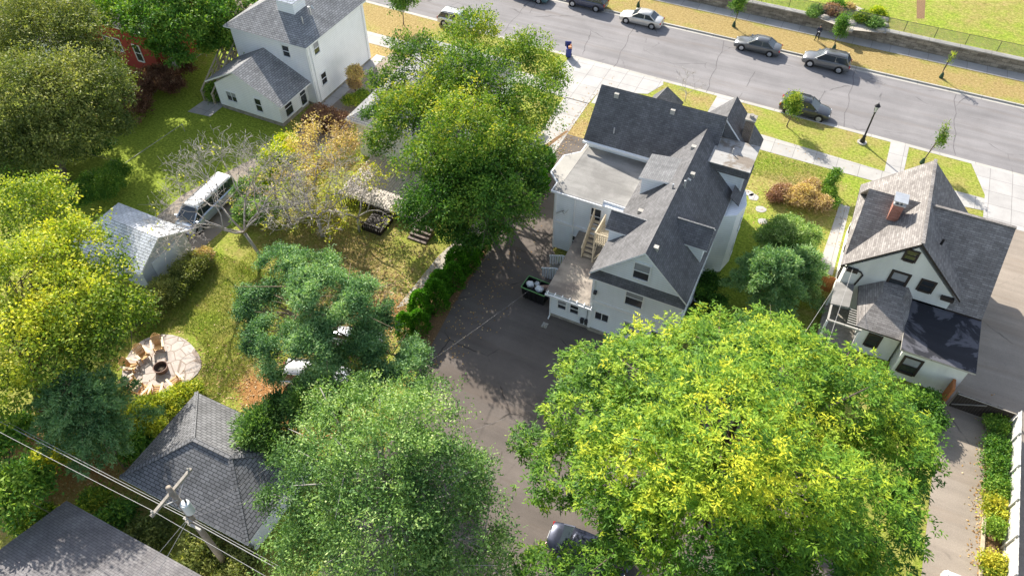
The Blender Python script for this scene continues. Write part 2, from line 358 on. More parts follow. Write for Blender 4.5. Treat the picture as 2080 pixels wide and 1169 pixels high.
def crown(kind,lobes,dens,per,L,W,spread=.8,flat=.5,mode='leaf',tbase=.45,tvar=.28,top=.25,seed=1,inner=.5,ragged=.22,tleaf=.12,thin=0.,sub=1.0):
    C,D,Rr=crown_pts(lobes,dens,inner,ragged,sub)
    zl=min(l[2]-l[5] for l in lobes); zh=max(l[2]+l[5] for l in lobes)
    if thin>0:
        keep=(noise3(C,1.5,seed+50)+rng.normal(size=len(C))*.22)>np.quantile(noise3(C,1.5,seed+50),thin); C,D,Rr=C[keep],D[keep],Rr[keep]
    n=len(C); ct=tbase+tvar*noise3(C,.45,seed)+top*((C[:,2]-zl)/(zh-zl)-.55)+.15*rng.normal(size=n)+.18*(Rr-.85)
    idx=np.repeat(np.arange(n),per); m=len(idx)
    off=rng.normal(size=(m,3))*np.array([spread,spread,spread*flat])*.5
    P=C[idx]+off
    if mode=='frond':
        # rosettes of drooping fronds at twig ends
        a=rng.random(m)*6.283; T=np.stack([np.cos(a),np.sin(a),-.15-.5*rng.random(m)],1)+D[idx]*.6
        P=C[idx]+off*.55; Nn=np.stack([rng.normal(size=m)*.35,rng.normal(size=m)*.35,np.ones(m)],1)
    elif mode=='needle':
        T=unit(D[idx]*1.0+off/spread*1.1+np.array([0,0,.25])+rng.normal(size=(m,3))*.5); Nn=rng.normal(size=(m,3))
    else:
        T=rng.normal(size=(m,3))+D[idx]*.5+np.array([0,0,-.25]); Nn=rng.normal(size=(m,3))*1.1+D[idx]*.3+np.array([0,0,.5])
    l=L*(.65+.7*rng.random(m)); w=W*(.7+.6*rng.random(m))
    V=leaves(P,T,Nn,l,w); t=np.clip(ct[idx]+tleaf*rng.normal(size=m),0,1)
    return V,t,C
def limbs(mb,base,targets,r0,fork=.35,n=7,sag=.6):
    base=Vector(base)
    for t in targets:
        t=Vector(t); k=random.uniform(*fork) if hasattr(fork,'__len__') else fork
        zs=base.z+(t.z-base.z)*k; s=Vector((base.x,base.y,zs)); d=t-s; L=d.length
        p1=s+d*.35+Vector((random.uniform(-1,1),random.uniform(-1,1),random.uniform(-.2,.8)))*L*.08
        p2=s+d*.7+Vector((random.uniform(-1,1),random.uniform(-1,1),random.uniform(0,.6)))*L*.08
        rr=r0*random.uniform(.28,.5); mb.tube([s,p1,p2,t],[rr,rr*.75,rr*.45,rr*.12],6)
        for q in range(3):
            a=p1.lerp(t,random.uniform(.1,.8)); e=a+Vector((random.gauss(0,1),random.gauss(0,1),random.uniform(-.3,.9)))*L*.22
            mb.tube([a,a.lerp(e,.5)+Vector((0,0,.05*L)),e],[rr*.4,rr*.25,rr*.06],5)
def lobe(px,py,z,rp,sz=.75):
    p=at(px,py,z); r=rp/scale_at(p); return (p.x,p.y,p.z,r,r,r*sz)
def tree(name,label,cat,base,lobes,mat,bark,r0,group=None,nl=16,htop=None,**kw):
    base=Vector(base); T=thing(name,label,cat,base,0,group)
    L=[(a-base.x,b-base.y,c-base.z,d,e,f) for a,b,c,d,e,f in lobes]
    V,t,C=crown(mat,L,**kw)
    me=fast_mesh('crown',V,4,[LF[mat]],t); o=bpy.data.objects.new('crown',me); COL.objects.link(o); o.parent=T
    mb=MB(); zt=htop or max(l[2] for l in L); cx=sum(l[0] for l in L)/len(L); cy=sum(l[1] for l in L)/len(L)
    b=Vector((0,0,-.1)); m=Vector((cx*.25+random.uniform(-.2,.2),cy*.25,zt*.45)); e=Vector((cx*.8,cy*.8,zt))
    mb.tube([b,Vector((0,0,.35)),b.lerp(m,.5),m,m.lerp(e,.5),e],[r0*1.5,r0*1.08,r0,r0*.8,r0*.55,r0*.2],9)
    tg=[C[i] for i in rng.choice(len(C),min(nl,len(C)),replace=False)]
    for q in tg:
        k=random.uniform(.3,.85); s=(b.lerp(m,k/.5*.9) if k<.5 else m.lerp(e,(k-.5)*1.6))
        q=Vector(q); s.z=min(s.z,max(q.z*.9,zt*.2)); d=q-s; Ln=d.length
        p1=s+d*.4+Vector((0,0,Ln*.08)); rr=r0*random.uniform(.25,.45)
        mb.tube([s,p1,q],[rr,rr*.6,rr*.12],6)
        for _ in range(3):
            a=s.lerp(q,random.uniform(.35,.9)); f=a+Vector((random.gauss(0,1),random.gauss(0,1),random.uniform(-.2,.8)))*min(Ln*.3,1.6)
            mb.tube([a,a.lerp(f,.5),f],[rr*.35,rr*.22,rr*.06],5)
    mb.build('trunk',M[bark],T,smooth=True)
    return T
def conifer(name,label,cat,base,h,r,mat,bark,r0,nb=60,sp=22,L=.3,W=.09,tbase=.5,gap=.0,zlow=.15,shape=.8,seed=3,group=None,lean=(0,0),droop=.12):
    """trunk with whorls of boughs, each bough carrying tufts of needles"""
    T=thing(name,label,cat,base,0,group); mb=MB(); lx,ly=lean
    tp=lambda z: Vector((lx*z/h,ly*z/h,z))
    mb.tube([tp(-.1),tp(h*.3),tp(h*.7),tp(h)],[r0,r0*.8,r0*.4,r0*.08],8)
    Ps=[];Ts=[];Tt=[]
    for i in range(nb):
        k=(i+.5)/nb; z=h*(zlow+(1-zlow)*k**.85); a=i*2.39996+random.uniform(-.3,.3)
        rl=r*((1-k)**shape)*random.uniform(.6,1.15)+.25
        if random.random()<gap: continue
        s=tp(z); d=Vector((math.cos(a),math.sin(a),0)); rise=.25*rl*(k-.3)
        pts=[s,s+d*rl*.5+Vector((0,0,rise*.5-droop*rl*.2)),s+d*rl+Vector((0,0,rise-droop*rl))]
        rr=max(.02,r0*.28*(1-k*.6)); mb.tube(pts,[rr,rr*.6,rr*.2],5)
        n=max(3,int(sp*rl)); u=rng.random(n)**.65*.93+.1
        A=np.array(pts[0])[None]*(1-u[:,None])+np.array(pts[2])[None]*u[:,None]+np.array([0,0,1])*(np.sin(u*3.14)*.05*rl)[:,None]
        side=np.array([-d.y,d.x,0]); wd=.36*rl*(1.05-u)*1.1+.12
        A=A+side*(rng.uniform(-1,1,n)*wd)[:,None]+rng.normal(size=(n,3))*.08
        Ps.append(A); Ts.append(np.tile(np.array(d),(n,1))); Tt.append(tbase+.12*rng.normal(size=n)+random.uniform(-.12,.12)+.25*(u-.5))
    A=np.concatenate(Ps);D=np.concatenate(Ts);t=np.concatenate(Tt); per=9; idx=np.repeat(np.arange(len(A)),per); m=len(idx)
    Td=D[idx]*.7+rng.normal(size=(m,3))*.75+np.array([0,0,.3]); P=A[idx]+rng.normal(size=(m,3))*.07
    V=leaves(P,Td,rng.normal(size=(m,3)),L*(.6+.8*rng.random(m)),W*(.7+.6*rng.random(m)))
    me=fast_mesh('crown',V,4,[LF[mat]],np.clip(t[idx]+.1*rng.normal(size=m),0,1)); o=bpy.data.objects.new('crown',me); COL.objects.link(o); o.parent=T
    mb.build('trunk',M[bark],T,smooth=True); return T
def bare_tree(name,label,base,h,r,seed,leafy=None,lean=(0,0),nl=0,depth=5,group=None,nroot=3):
    rd=random.Random(seed); T=thing(name,label,'tree',base,0,group); mb=MB(); tips=[]
    def grow(p,d,L,rad,lv):
        q=p+d*L; mid=p+d*L*.5+Vector((rd.gauss(0,1),rd.gauss(0,1),rd.gauss(0,.5)))*L*.07
        mb.tube([p,mid,q],[rad,rad*.85,rad*.68],6 if lv<2 else (4 if lv<4 else 3))
        if lv>=depth: tips.append(q); return
        for k in range(3 if (lv<4 and rd.random()<.75) else 2):
            nd=(d+Vector((rd.gauss(0,1),rd.gauss(0,1),rd.gauss(.02,.6)))*(.52+.05*lv)).normalized()
            if nd.z<-.25: nd.z*=-.3
            grow(q if k else mid.lerp(q,rd.uniform(.4,1)),nd,L*rd.uniform(.62,.86),max(rad*.6,.0125),lv+1)
    st=Vector((lean[0],lean[1],1)).normalized(); b=Vector((0,0,-.1)); f=st*h*.22
    mb.tube([b,b+(f-b)*.5,f],[r,r*.85,r*.8],8)
    for k in range(nroot):
        a=k*6.283/nroot+rd.uniform(-.4,.4); grow(f,(Vector((math.cos(a),math.sin(a),.75))+st*.3).normalized(),h*.24,r*.6,0)
    mb.build('branches',M['bark_pale'],T,smooth=True)
    if leafy and tips:
        A=np.array([tuple(t) for t in tips]); A=A[rng.random(len(A))<nl]; 
        if len(A):
            idx=np.repeat(np.arange(len(A)),7); m=len(idx)
            V=leaves(A[idx]+rng.normal(size=(m,3))*.16,rng.normal(size=(m,3)),rng.normal(size=(m,3))+np.array([0,0,1]),.15+.1*rng.random(m),.09+.05*rng.random(m))
            me=fast_mesh('leaves',V,4,[LF[leafy]],np.clip(.6+.25*rng.normal(size=m),0,1)); o=bpy.data.objects.new('leaves',me); COL.objects.link(o); o.parent=T
    return T
def shrub(name,label,cat,base,lobes,mat,dens=5,per=26,L=.16,W=.08,group=None,**kw):
    base=Vector(base); T=thing(name,label,cat,base,0,group)
    Lr=[(a-base.x,b-base.y,c-base.z,d,e,f) for a,b,c,d,e,f in lobes]
    kw.setdefault('spread',.35); kw.setdefault('sub',.45); V,t,C=crown(mat,Lr,dens,per,L,W,**kw)
    V[:,2]=np.maximum(V[:,2],.02-base.z*0)
    me=fast_mesh('foliage',V,4,[LF[mat]],t); o=bpy.data.objects.new('foliage',me); COL.objects.link(o); o.parent=T
    mb=MB()
    for q in C[rng.choice(len(C),min(12,len(C)),replace=False)]: mb.tube([(0,0,-.05),tuple(q*.5+np.array([0,0,.1])),tuple(q)],[.04,.025,.008],5)
    mb.build('stems',M['bark'],T); return T
# ------------------------------------------------------------ windows, doors
def window(P,face,c,w,h,frame='white',fw=.10,sash=True,curtain=False,pane='glass',name='window',cross=False,org=None):
    """face: S,N,E,W = direction the window looks; c = centre on the wall plane"""
    org=P.location if org is None else org; c=Vector(c)
    n={'S':(0,-1,0),'N':(0,1,0),'E':(1,0,0),'W':(-1,0,0)}[face]; n=Vector(n); t=Vector((0,0,1)).cross(n)
    def bx(mb,u0,u1,z0,z1,d0,d1):
        a=c+t*u0+n*d0+Vector((0,0,z0)); b=c+t*u1+n*d1+Vector((0,0,z1))
        mb.box(min(a.x,b.x),min(a.y,b.y),min(a.z,b.z),max(a.x,b.x),max(a.y,b.y),max(a.z,b.z))
    mb=MB(org); W,Hh=w/2,h/2
    bx(mb,-W-fw,-W,-Hh-fw,Hh+fw,-.02,.06); bx(mb,W,W+fw,-Hh-fw,Hh+fw,-.02,.06)
    bx(mb,-W,W,Hh,Hh+fw,-.02,.06); bx(mb,-W,W,-Hh-fw*1.2,-Hh,-.02,.10)
    if sash: bx(mb,-W,W,-.03,.03,-.02,.045)
    if cross: bx(mb,-.025,.025,-Hh,Hh,-.02,.043)
    o=mb.build(name,M[frame],P)
    mb=MB(org); bx(mb,-W,W,-Hh,Hh,-.02,.018); mb.build('pane',M[pane],o)
    if curtain:
        mb=MB(org); bx(mb,-W+.02,W-.02,.02,Hh-.02,0,.022); mb.build('blind',M['curtain'],o)
    return o
# ------------------------------------------------------------ vehicles (x forward, origin on the ground)
def paint(name,col,metal=.5,rough=.3):
    m=NT(name); n=m.noise(m.coord(),2,4); c=m.ramp(n,[(.3,tuple(x*.92 for x in col)),(.7,tuple(x*1.05 for x in col))])
    m.b.inputs['Coat Weight'].default_value=.6; m.b.inputs['Coat Roughness'].default_value=.08; return m.done(c,rough,metal,.5)
M['tyre']=plain('tyre_rubber',(.02,.02,.02),.85); M['rim']=plain('alloy_wheel',(.55,.56,.58),.3,.7); M['lamp']=NT('headlight_glass').done((.75,.78,.8),.08,.2,.8)
M['tail']=NT('tail_light_red').done((.35,.012,.01),.2,0,.6); M['carglass']=NT('car_glass').done((.03,.04,.05),.04,0,.8)
M['plate']=plain('number_plate',(.6,.62,.65),.5)
def car(name,label,kind,col,loc,rz,group=None,L=None,cat=None,roofcol=None):
    suv=kind in('suv','van','pickup')
    T=thing(name,label,cat or {'suv':'car','sedan':'car','van':'van','pickup':'pickup truck'}[kind],loc,rz,group)
    PM=paint(name+'_paint_'+kind,col); L=L or {'sedan':4.85,'suv':4.75,'van':5.4,'pickup':5.6}[kind]; W=.91 if kind!='van' else 1.0; h=L/2
    zb={'sedan':.22,'suv':.28,'van':.3,'pickup':.35}[kind]; belt={'sedan':.93,'suv':1.05,'van':1.2,'pickup':1.15}[kind]; hood={'sedan':.86,'suv':1.0,'van':1.05,'pickup':1.1}[kind]
    top={'sedan':1.45,'suv':1.68,'van':2.0,'pickup':1.8}[kind]
    # stations: x, half width, shoulder height, centre height
    st=[(-h,.70*W/.91,.62,.66),(-h+.08,.82*W/.91,belt-.12,belt-.06),(-h+.45,W*.96,belt,belt+.05),(-h*.55,W,belt,belt+.05),(0,W,belt,belt+.03),(h*.42,W,belt-.02,belt+.02),
        (h*.52,W*.99,hood,hood+.05),(h-.45,W*.95,hood-.09,hood-.03),(h-.1,W*.84,hood-.24,hood-.18),(h,W*.68,.56,.6)]
    if kind=='sedan': st[1]=(-h+.08,.80,.84,.9); st[2]=(-h+.5,.87,.93,.98); 
    rings=[]
    for x,w_,zs,zc in st:
        e=.12 if abs(x)>h-.05 else 0
        rings.append([(x,-w_*.9,zb+e),(x,-w_,zb+.2+e*.5),(x,-w_,(zb+zs)/2+.05),(x,-w_*.97,zs-.06),(x,-w_*.86,zs),(x,-w_*.4,zc),(x,w_*.4,zc),(x,w_*.86,zs),(x,w_*.97,zs-.06),(x,w_,(zb+zs)/2+.05),(x,w_,zb+.2+e*.5),(x,w_*.9,zb+e)])
    V=[q for r in rings for q in r]; F=[]; n=12
    for i in range(len(rings)-1):
        for k in range(n): F.append((i*n+k,i*n+(k+1)%n,(i+1)*n+(k+1)%n,(i+1)*n+k))
    F.append(tuple(reversed(range(n)))); F.append(tuple((len(rings)-1)*n+k for k in range(n)))
    mb=MB(); mb.mesh(V,F); body=mb.build('body',PM,T,smooth=True)
    md=body.modifiers.new('edge','BEVEL'); md.width=.02; md.segments=2; md.limit_method='ANGLE'; md.angle_limit=R(35)
    # greenhouse
    x0,x1,x2,x3={'sedan':(-h+.62,-h+1.35,h*.12,h*.46),'suv':(-h+.12,-h+.55,h*.16,h*.50),'van':(-h+.06,-h+.2,h*.45,h*.78),'pickup':(-.75,-.55,h*.25,h*.48)}[kind]
    wt=W*.72; b0=belt-.03
    def ring(x,w_,z): return [(x,-w_,z),(x,w_,z)]
    B=[(x0,-W*.86,b0),(x3,-W*.86,b0),(x3,W*.86,b0),(x0,W*.86,b0)]; tz=top-.07
    Tt=[(x1,-wt,tz),(x2,-wt,tz),(x2,wt,tz),(x1,wt,tz)]
    mb=MB(); mb.mesh(B+Tt,[(0,1,5,4),(1,2,6,5),(2,3,7,6),(3,0,4,7),(4,5,6,7)]); gh=mb.build('windows',M['carglass'],T)
    mb=MB(); cx=(x1+x2)/2
    rg=[]
    for x,ww,zz in ((x1-.05,wt*.92,tz-.0),(x1+.18,wt*1.0,tz+.05),(cx,wt*1.02,tz+.075),(x2-.2,wt*1.0,tz+.05),(x2+.05,wt*.92,tz-.0)):
        rg.append([(x,-ww,tz-.03),(x,-ww*.96,zz),(x,0,zz+.02),(x,ww*.96,zz),(x,ww,tz-.03)])
    V=[q for r in rg for q in r]; F=[]
    for i in range(4):
        for k in range(5): F.append((i*5+k,i*5+(k+1)%5,(i+1)*5+(k+1)%5,(i+1)*5+k))
    F+= [(4,3,2,1,0),(20,21,22,23,24)]
    mb.mesh(V,F); mb.build('roof',M[roofcol] if roofcol else PM,T,smooth=True)
    if suv:
        mb=MB()
        for s in(-1,1): mb.bar((x1+.2,s*wt*.88,tz+.11),(x2-.25,s*wt*.88,tz+.11),.04,.04)
        mb.build('roof_rails',M['dark_grey'],T)
    mb=MB()
    for s in(-1,1):
        for a,b in(((x0+.02,W*.865,b0),(x1,wt+.01,tz)),((x3-.02,W*.865,b0),(x2,wt+.01,tz))): mb.bar((a[0],s*a[1],a[2]),(b[0],s*b[1],b[2]),.09,.05)
        xm=(x1+x2)/2-.1; mb.bar((xm,s*W*.865,b0),(xm,s*(wt+.01),tz),.07,.03)
    mb.build('pillars',PM,T)
    for s in(-1,1):
        mb=MB(); mb.obox((x3-.22,s*(W+.08),belt+.05),.09,.10,.07,(1,0,0)); mb.build('mirror',PM,T,bevel=.02)
        mb=MB(); mb.obox((h-.2,s*W*.60,hood-.27),.11,.14,.06,(1,-s*.45,0)); mb.build('headlight',M['lamp'],T,bevel=.02)
        mb=MB(); mb.obox((-h+.09,s*W*.72,belt-.2),.07,.14,.09 if not suv else .15,(1,s*.35,0)); mb.build('tail_light',M['tail'],T,bevel=.02)
        for xx in (h-.93,-h+.95):
            rw=.33 if not suv else .37
            mb=MB(); c=Vector((xx,s*(W-.10),rw)); mb.tube([c-Vector((0,.115,0)),c-Vector((0,.09,0)),c+Vector((0,.09,0)),c+Vector((0,.115,0))],[rw*.9,rw,rw,rw*.9],20); wh=mb.build('wheel',M['tyre'],T,smooth=False)
            mb=MB(); o=c+Vector((0,s*.118,0)); mb.tube([o,o+Vector((0,s*.008,0))],[rw*.64,rw*.6],20)
            for k in range(5):
                a=k*6.283/5; mb.bar(o+Vector((0,s*.012,0)),o+Vector((math.cos(a)*rw*.6,s*.012,math.sin(a)*rw*.6)),.06,.02)
            mb.build('rim',M['rim'],wh)
            mb=MB(); mb.tube([c+Vector((0,s*.05,.01)),c+Vector((0,s*.102,.01))],[rw+.07,rw+.07],20); mb.build('wheel_arch',M['black'],T)
    mb=MB(); mb.box(-h-.015,-.26,.55,-h+.03,.26,.68); mb.build('number_plate',M['plate'],T)
    mb=MB(); mb.box(h-.04,-.5,.42,h+.012,.5,.56); mb.build('grille',M['black'],T)
    if kind=='pickup':
        mb=MB(); mb.box(-h+.2,-.72,belt+.055,-.85,.72,belt+.075); mb.build('bed_cover',M['black'],T)
    return T
M['pale_board']=plain('bleached_pale_boards',(.62,.60,.56),.8,0,.2,3)
# ============================================================ THE SETTING
def sheet(name,pts,z,mat,kind='structure',label=None,dz=0.):
    mb=MB(); pts=[(p[0],p[1],z) for p in pts]; mb.face(pts); o=mb.build(name,M[mat]); tag(o,label,None,None,kind); return o
def rect(x0,y0,x1,y1): return [(x0,y0),(x1,y0),(x1,y1),(x0,y1)]
mb=MB(); mb.face([(-500,-300,-.16),(500,-300,-.16),(500,700,-.16),(-500,700,-.16)]); tag(mb.build('ground',M['soil']),kind='structure')
ks=lambda x: 65.05-.022*x        # south kerb line
# lawns as fine grids that know how littered and how dry each spot is, with some shade coloured in
def lawn(name,x0,x1,y0,y1,step,z,dryf,litf,clipy=None):
    nx=int((x1-x0)/step)+1; ny=int((y1-y0)/step)+1
    X,Y=np.meshgrid(np.linspace(x0,x1,nx),np.linspace(y0,y1,ny))
    if clipy is not None: # stretch last rows to the kerb
        top=clipy(X[0]); Y=y0+(Y-y0)*((top-y0)/(y1-y0))[None,:]
    V=np.stack([X.ravel(),Y.ravel(),np.full(X.size,z)],1); I=np.arange(nx*ny).reshape(ny,nx)
    F=np.stack([I[:-1,:-1].ravel(),I[:-1,1:].ravel(),I[1:,1:].ravel(),I[1:,:-1].ravel()],1)
    me=bpy.data.meshes.new(name); me.vertices.add(len(V)); me.vertices.foreach_set('co',V.astype(np.float32).ravel())
    me.loops.add(F.size); me.loops.foreach_set('vertex_index',F.ravel().astype(np.int32)); me.polygons.add(len(F)); me.polygons.foreach_set('loop_start',np.arange(0,F.size,4,dtype=np.int32)); me.update(calc_edges=True)
    me.materials.append(M['grass'])
    for nm,f in (('dry',dryf),('litter',litf)):
        a=me.attributes.new(nm,'FLOAT','POINT'); a.data.foreach_set('value',f(V[:,0],V[:,1]).astype(np.float32))
    o=bpy.data.objects.new(name,me); COL.objects.link(o); return tag(o,kind='structure')
def blobs(L,base):
    def f(x,y):
        o=np.full(x.shape,float(base))
        for (cx,cy,rx,ry,a) in L: o+=a*np.exp(-(((x-cx)/rx)**2+((y-cy)/ry)**2))
        return o
    return f
PXB=lambda l:[(*at(px,py)[:2],rx,ry,a) for px,py,rx,ry,a in l]
dryShadeS=blobs(PXB([(1150,300,1.2,6,.7),(1600,380,4,3,.55),(1700,300,6,1.5,.1),(1450,210,5,1.5,.35),(1900,380,4,2,.1),(1700,260,6,1.2,.35),(1550,255,3,1.2,-.2),(1560,340,2,2,-.3),(800,30,6,3,.8),(780,100,5,4,.9),
   (660,480,5,4,.35),(700,560,4,3,.75),(420,650,6,5,.0),(480,620,3,2,.2),(450,560,3,4,-.1),(400,200,6,8,-.5),(300,270,9,8,-.9),(350,330,5,4,-.5),(200,350,6,6,-.6),(1940,470,2,2,.2),(1680,470,2,3,.1),(1500,520,3,6,-.5),(1760,370,3,2,-.2),(540,760,3,2,.2),(100,1000,5,4,.5)]),.34)  # strong negative spots at upper left put the lawn's shade into the grass colour
litS=blobs(PXB([(540,800,3,1.6,.6),(780,640,2.2,2.6,.9),(1130,350,1.5,2.5,.3),(1600,370,2.5,1.6,.25),(350,760,1.5,2,.3),(60,900,5,5,.55),(220,950,5,4,.5),(640,500,4,3,.22),(1010,420,2,3,.45),(600,780,4,3,.5),(860,800,1,5,.3),(1050,400,1.0,8,.35),(1430,640,3,5,.3),(1660,500,1.5,2,.3),(680,900,6,6,.5)]),.06)
lawn('lawn',-100,60,-20,65,.5,0.,dryShadeS,litS,clipy=lambda x: ks(x)-.2)
dryN=blobs([(-15,77,40,9,.28),(-15,79,8,1.5,.55),(10,78.5,30,2.5,.55),(-6,77.2,8,1,.35),(2,79.5,6,1,.3)],.25)
lawn('boulevard_grass',-100,70,76.42,80.75,.5,0.,dryN,blobs([],0))
dryP=blobs([(10,95,60,20,.22),(12,95,8,6,.35),(30,88,8,4,.2),(6,92,5,3,-.2)],.08)
lawn('park_lawn',-100,120,82.75,200,1.2,1.32,dryP,blobs([],-.2))
mb=MB(); mb.face([(-150,ks(-150)-.2,-.13),(150,ks(150)-.2,-.13),(150,76.42,-.13),(-150,76.42,-.13)]); tag(mb.build('street',M['street']),kind='structure')
mb=MB()
for x in range(-150,150,6): mb.face([(x,ks(x)-.05,-.126),(x+6,ks(x+6)-.05,-.126),(x+6,ks(x+6)+.42,-.126),(x,ks(x)+.42,-.126)])
mb.face([(-150,75.85,-.126),(150,75.85,-.126),(150,76.25,-.126),(-150,76.25,-.126)]); tag(mb.build('gutter',M['kerb']),kind='structure')
mb=MB(); mb.prism([(-150,ks(-150)-.2),(150,ks(150)-.2),(150,ks(150)-.03),(-150,ks(-150)-.03)],-.15,.012); mb.box(-150,76.25,-.15,150,76.43,.012); tag(mb.build('kerb',M['kerb']),kind='structure')
# pavements
M['tar']=plain('dark_tar_seam',(.13,.12,.12),.7,0,.3,2)
for k,(xa,xb) in enumerate(((-33,-33.4),(-19.6,-20.6),(-9.8,-10.6),(3.4,3.0),(13.2,12.6),(21,20.5))):
    mb=MB(); n=9
    for i in range(n):
        y0,y1=65.4+(10.3)*i/n,65.4+10.3*(i+1)/n; f=lambda q:(xa+(xb-xa)*(q-65.4)/10.3+.12*math.sin(q*1.7+k))
        mb.face([(f(y0)-.035,y0,-.1245),(f(y0)+.035,y0,-.1245),(f(y1)+.035,y1,-.1245),(f(y1)-.035,y1,-.1245)])
    tag(mb.build('road_seam',M['tar']),kind='structure')
sheet('sidewalk',[(-70,58.6),(-24.6,58.6),(-24.6,60.6),(-70,60.6)],.02,'concrete_side')
sheet('sidewalk',[(-19.4,58.6),(9.3,58.25),(9.3,59.95),(-3,60.7),(-19.4,60.7)],.02,'concrete_side')
sheet('sidewalk',[(9.3,57.6),(15.9,58.3),(15.9,60.0),(9.3,59.95)],.02,'concrete_side')
sheet('far_sidewalk',rect(-120,80.75,120,82.32),.014,'concrete_side')
sheet('path',[(7.75,59.9),(9.3,59.95),(9.35,64.75),(7.75,64.8)],.016,'concrete')
sheet('path',[(-8.8,60.7),(-7.0,60.7),(-7.0,65.0),(-8.6,65.05)],.016,'concrete')
sheet('path',[(-5.9,50),(-4.6,50),(-4.6,58.65),(-5.9,58.65)],.016,'concrete')
sheet('path',[(8.0,51.8),(9.2,51.8),(9.2,58.3),(8.0,58.3)],.016,'concrete')
sheet('path',[(4.6,45.3),(5.75,45.3),(5.75,54),(4.9,54)],.016,'concrete')
sheet('path',[(-43,46.8),(-41.9,46.8),(-41.9,57),(-43,57)],.03,'concrete')
sheet('path',[(-53.9,40.5),(-51.4,40.8),(-51.4,45.0),(-53.6,44.8)],.02,'concrete')
sheet('driveway_apron',[(-24.6,58.3),(-19.6,58.3),(-19.4,60.7),(-14.9,62.4),(-14.0,64.6),(-14.2,65.2),(-24.4,65.4),(-24.6,62.6)],.018,'concrete')
sheet('driveway',[(-22.1,47.5),(-19.55,47.5),(-19.6,58.4),(-22.1,58.4)],.018,'concrete')
sheet('driveway_apron',[(15.9,57.0),(26,57.0),(27,64.5),(14.6,64.55),(15.9,60.5)],.02,'concrete')
sheet('driveway',[(14.2,20),(18.3,20),(18.3,36.6),(26,36.6),(26,57.0),(16.0,57.0),(15.2,54),(14.2,37)],.012,'drive')
sheet('car_park',[(6,-15),(9,12),(10,24),(4,30.5),(-2.2,31),(-3.6,33.0),(-9.5,33.0),(-14.8,38.6),(-15.0,44.2),(-15.0,50),(-17.2,53.0),(-19.6,53.0),(-19.55,47.5),(-22.1,47.5),(-21.0,43.0),(-19.45,38),(-19.2,30),(-18.6,24),(-17.2,17),(-16.5,8),(-18,4),(-30,2),(-30,-15)],.008,'lot')  # stretched under the locust so dark asphalt deepens the shade in crown gaps
sheet('lane',[(-46,24.2),(-40.2,24.2),(-40,29),(-39,40),(-37,58),(-41.8,58),(-42.8,40),(-46,31)],.006,'drive')
sheet('parking_pad',[(18.3,20),(40,20),(40,56.9),(26.02,56.9),(26.02,36.58),(18.3,36.58)],.006,'drive')
sheet('gravel_track',[at(805,625)[:2],at(845,612)[:2],at(915,535)[:2],at(1010,445)[:2],at(990,430)[:2],at(890,520)[:2]],.006,'gravel')
sheet('soil_strip',[(-19.5,23.5),(-18.8,23.5),(-19.0,41),(-20.6,41),(-21.4,34),(-21.3,26)],.005,'soil')
sheet('soil_bed',[(-20.9,48.5),(-19.6,53.5),(-19.9,53.4),(-22.3,46)],.022,'soil')
sheet('soil_bed',[(17.0,20),(18.25,20),(18.25,36.3),(17.1,35.5),(17.1,30)],.017,'soil')
for p in PXB([(1530,400,.5,.35,0),(1545,425,.5,.35,0),(1520,392,.5,.3,0),(1550,450,.45,.3,0)]):
    sheet('stepping_stones',[(p[0]+p[2]*math.cos(a)*random.uniform(.8,1.1),p[1]+p[3]*1.4*math.sin(a)*random.uniform(.8,1.1)) for a in np.arange(0,6.28,.7)],.02,'concrete')
# flagstone patio
m=NT('flagstones'); o=m.coord('Object'); vo=m.add('ShaderNodeTexVoronoi',feature='DISTANCE_TO_EDGE'); vo.inputs['Scale'].default_value=1.15; m.l(o,vo.inputs['Vector'])
v2=m.add('ShaderNodeTexVoronoi'); v2.inputs['Scale'].default_value=1.15; m.l(o,v2.inputs['Vector'])
c=m.mix(v2.outputs['Color'],(.44,.38,.34),(.55,.49,.44)); c=m.mix(1,c,m.ramp(m.noise(o,3,5),[(.3,.8),(.7,1.1)]),'MULTIPLY')
c=m.mix(m.ramp(vo.outputs['Distance'],[(0,.7),(.02,.7),(.04,0.)]),c,(.20,.14,.10)); M['flag']=m.done(c,.85)
pc=at(326,742); mb=MB(); mb.prism([(pc.x+math.cos(a)*2.75*(1+.08*math.sin(3*a)),pc.y+math.sin(a)*2.6*(1+.08*math.cos(2*a+1))) for a in np.linspace(0,6.283,29)[:-1]],-.02,.05)
tag(mb.build('patio',M['flag']),kind='structure')
# retaining wall and chain link fence of the park
m=NT('rough_ashlar_wall'); uv=m.coord('UV'); br=m.add('ShaderNodeTexBrick'); m.l(uv,br.inputs['Vector']); br.inputs['Scale'].default_value=1; br.inputs['Brick Width'].default_value=.75; br.inputs['Row Height'].default_value=.38; br.inputs['Mortar Size'].default_value=.02
br.inputs['Color1'].default_value=(.22,.19,.15,1); br.inputs['Color2'].default_value=(.34,.30,.24,1); br.inputs['Mortar'].default_value=(.16,.14,.11,1)
c=m.mix(1,br.outputs['Color'],m.ramp(m.noise(m.mapping(uv,(.6,2,1)),1.3,6,.7),[(.35,.45),(.6,1.15)]),'MULTIPLY'); m.bump(m.noise(uv,6,5),.5,.04); M['ashlar']=m.done(c,.9)
T=thing('retaining_wall','long weathered grey stone retaining wall with pale coping along the far sidewalk','wall',(0,82.5,0))
mb=MB((0,82.5,0)); mb.box(-120,82.34,0,120,82.9,1.27); mb.build('wall',M['ashlar'],T)
mb=MB((0,82.5,0))
for k in range(100): mb.box(-120+k*2.4+.01,82.28,1.272,-120+k*2.4+2.39,82.94,1.375+.004*(k%3))
mb.build('coping',M['kerb'],T)
m=NT('chain_link_mesh'); o=m.coord('Object'); mp=m.mapping(o,(1,1,1),(0,R(45),0)); sp=m.add('ShaderNodeSeparateXYZ'); m.l(mp,sp.inputs[0])
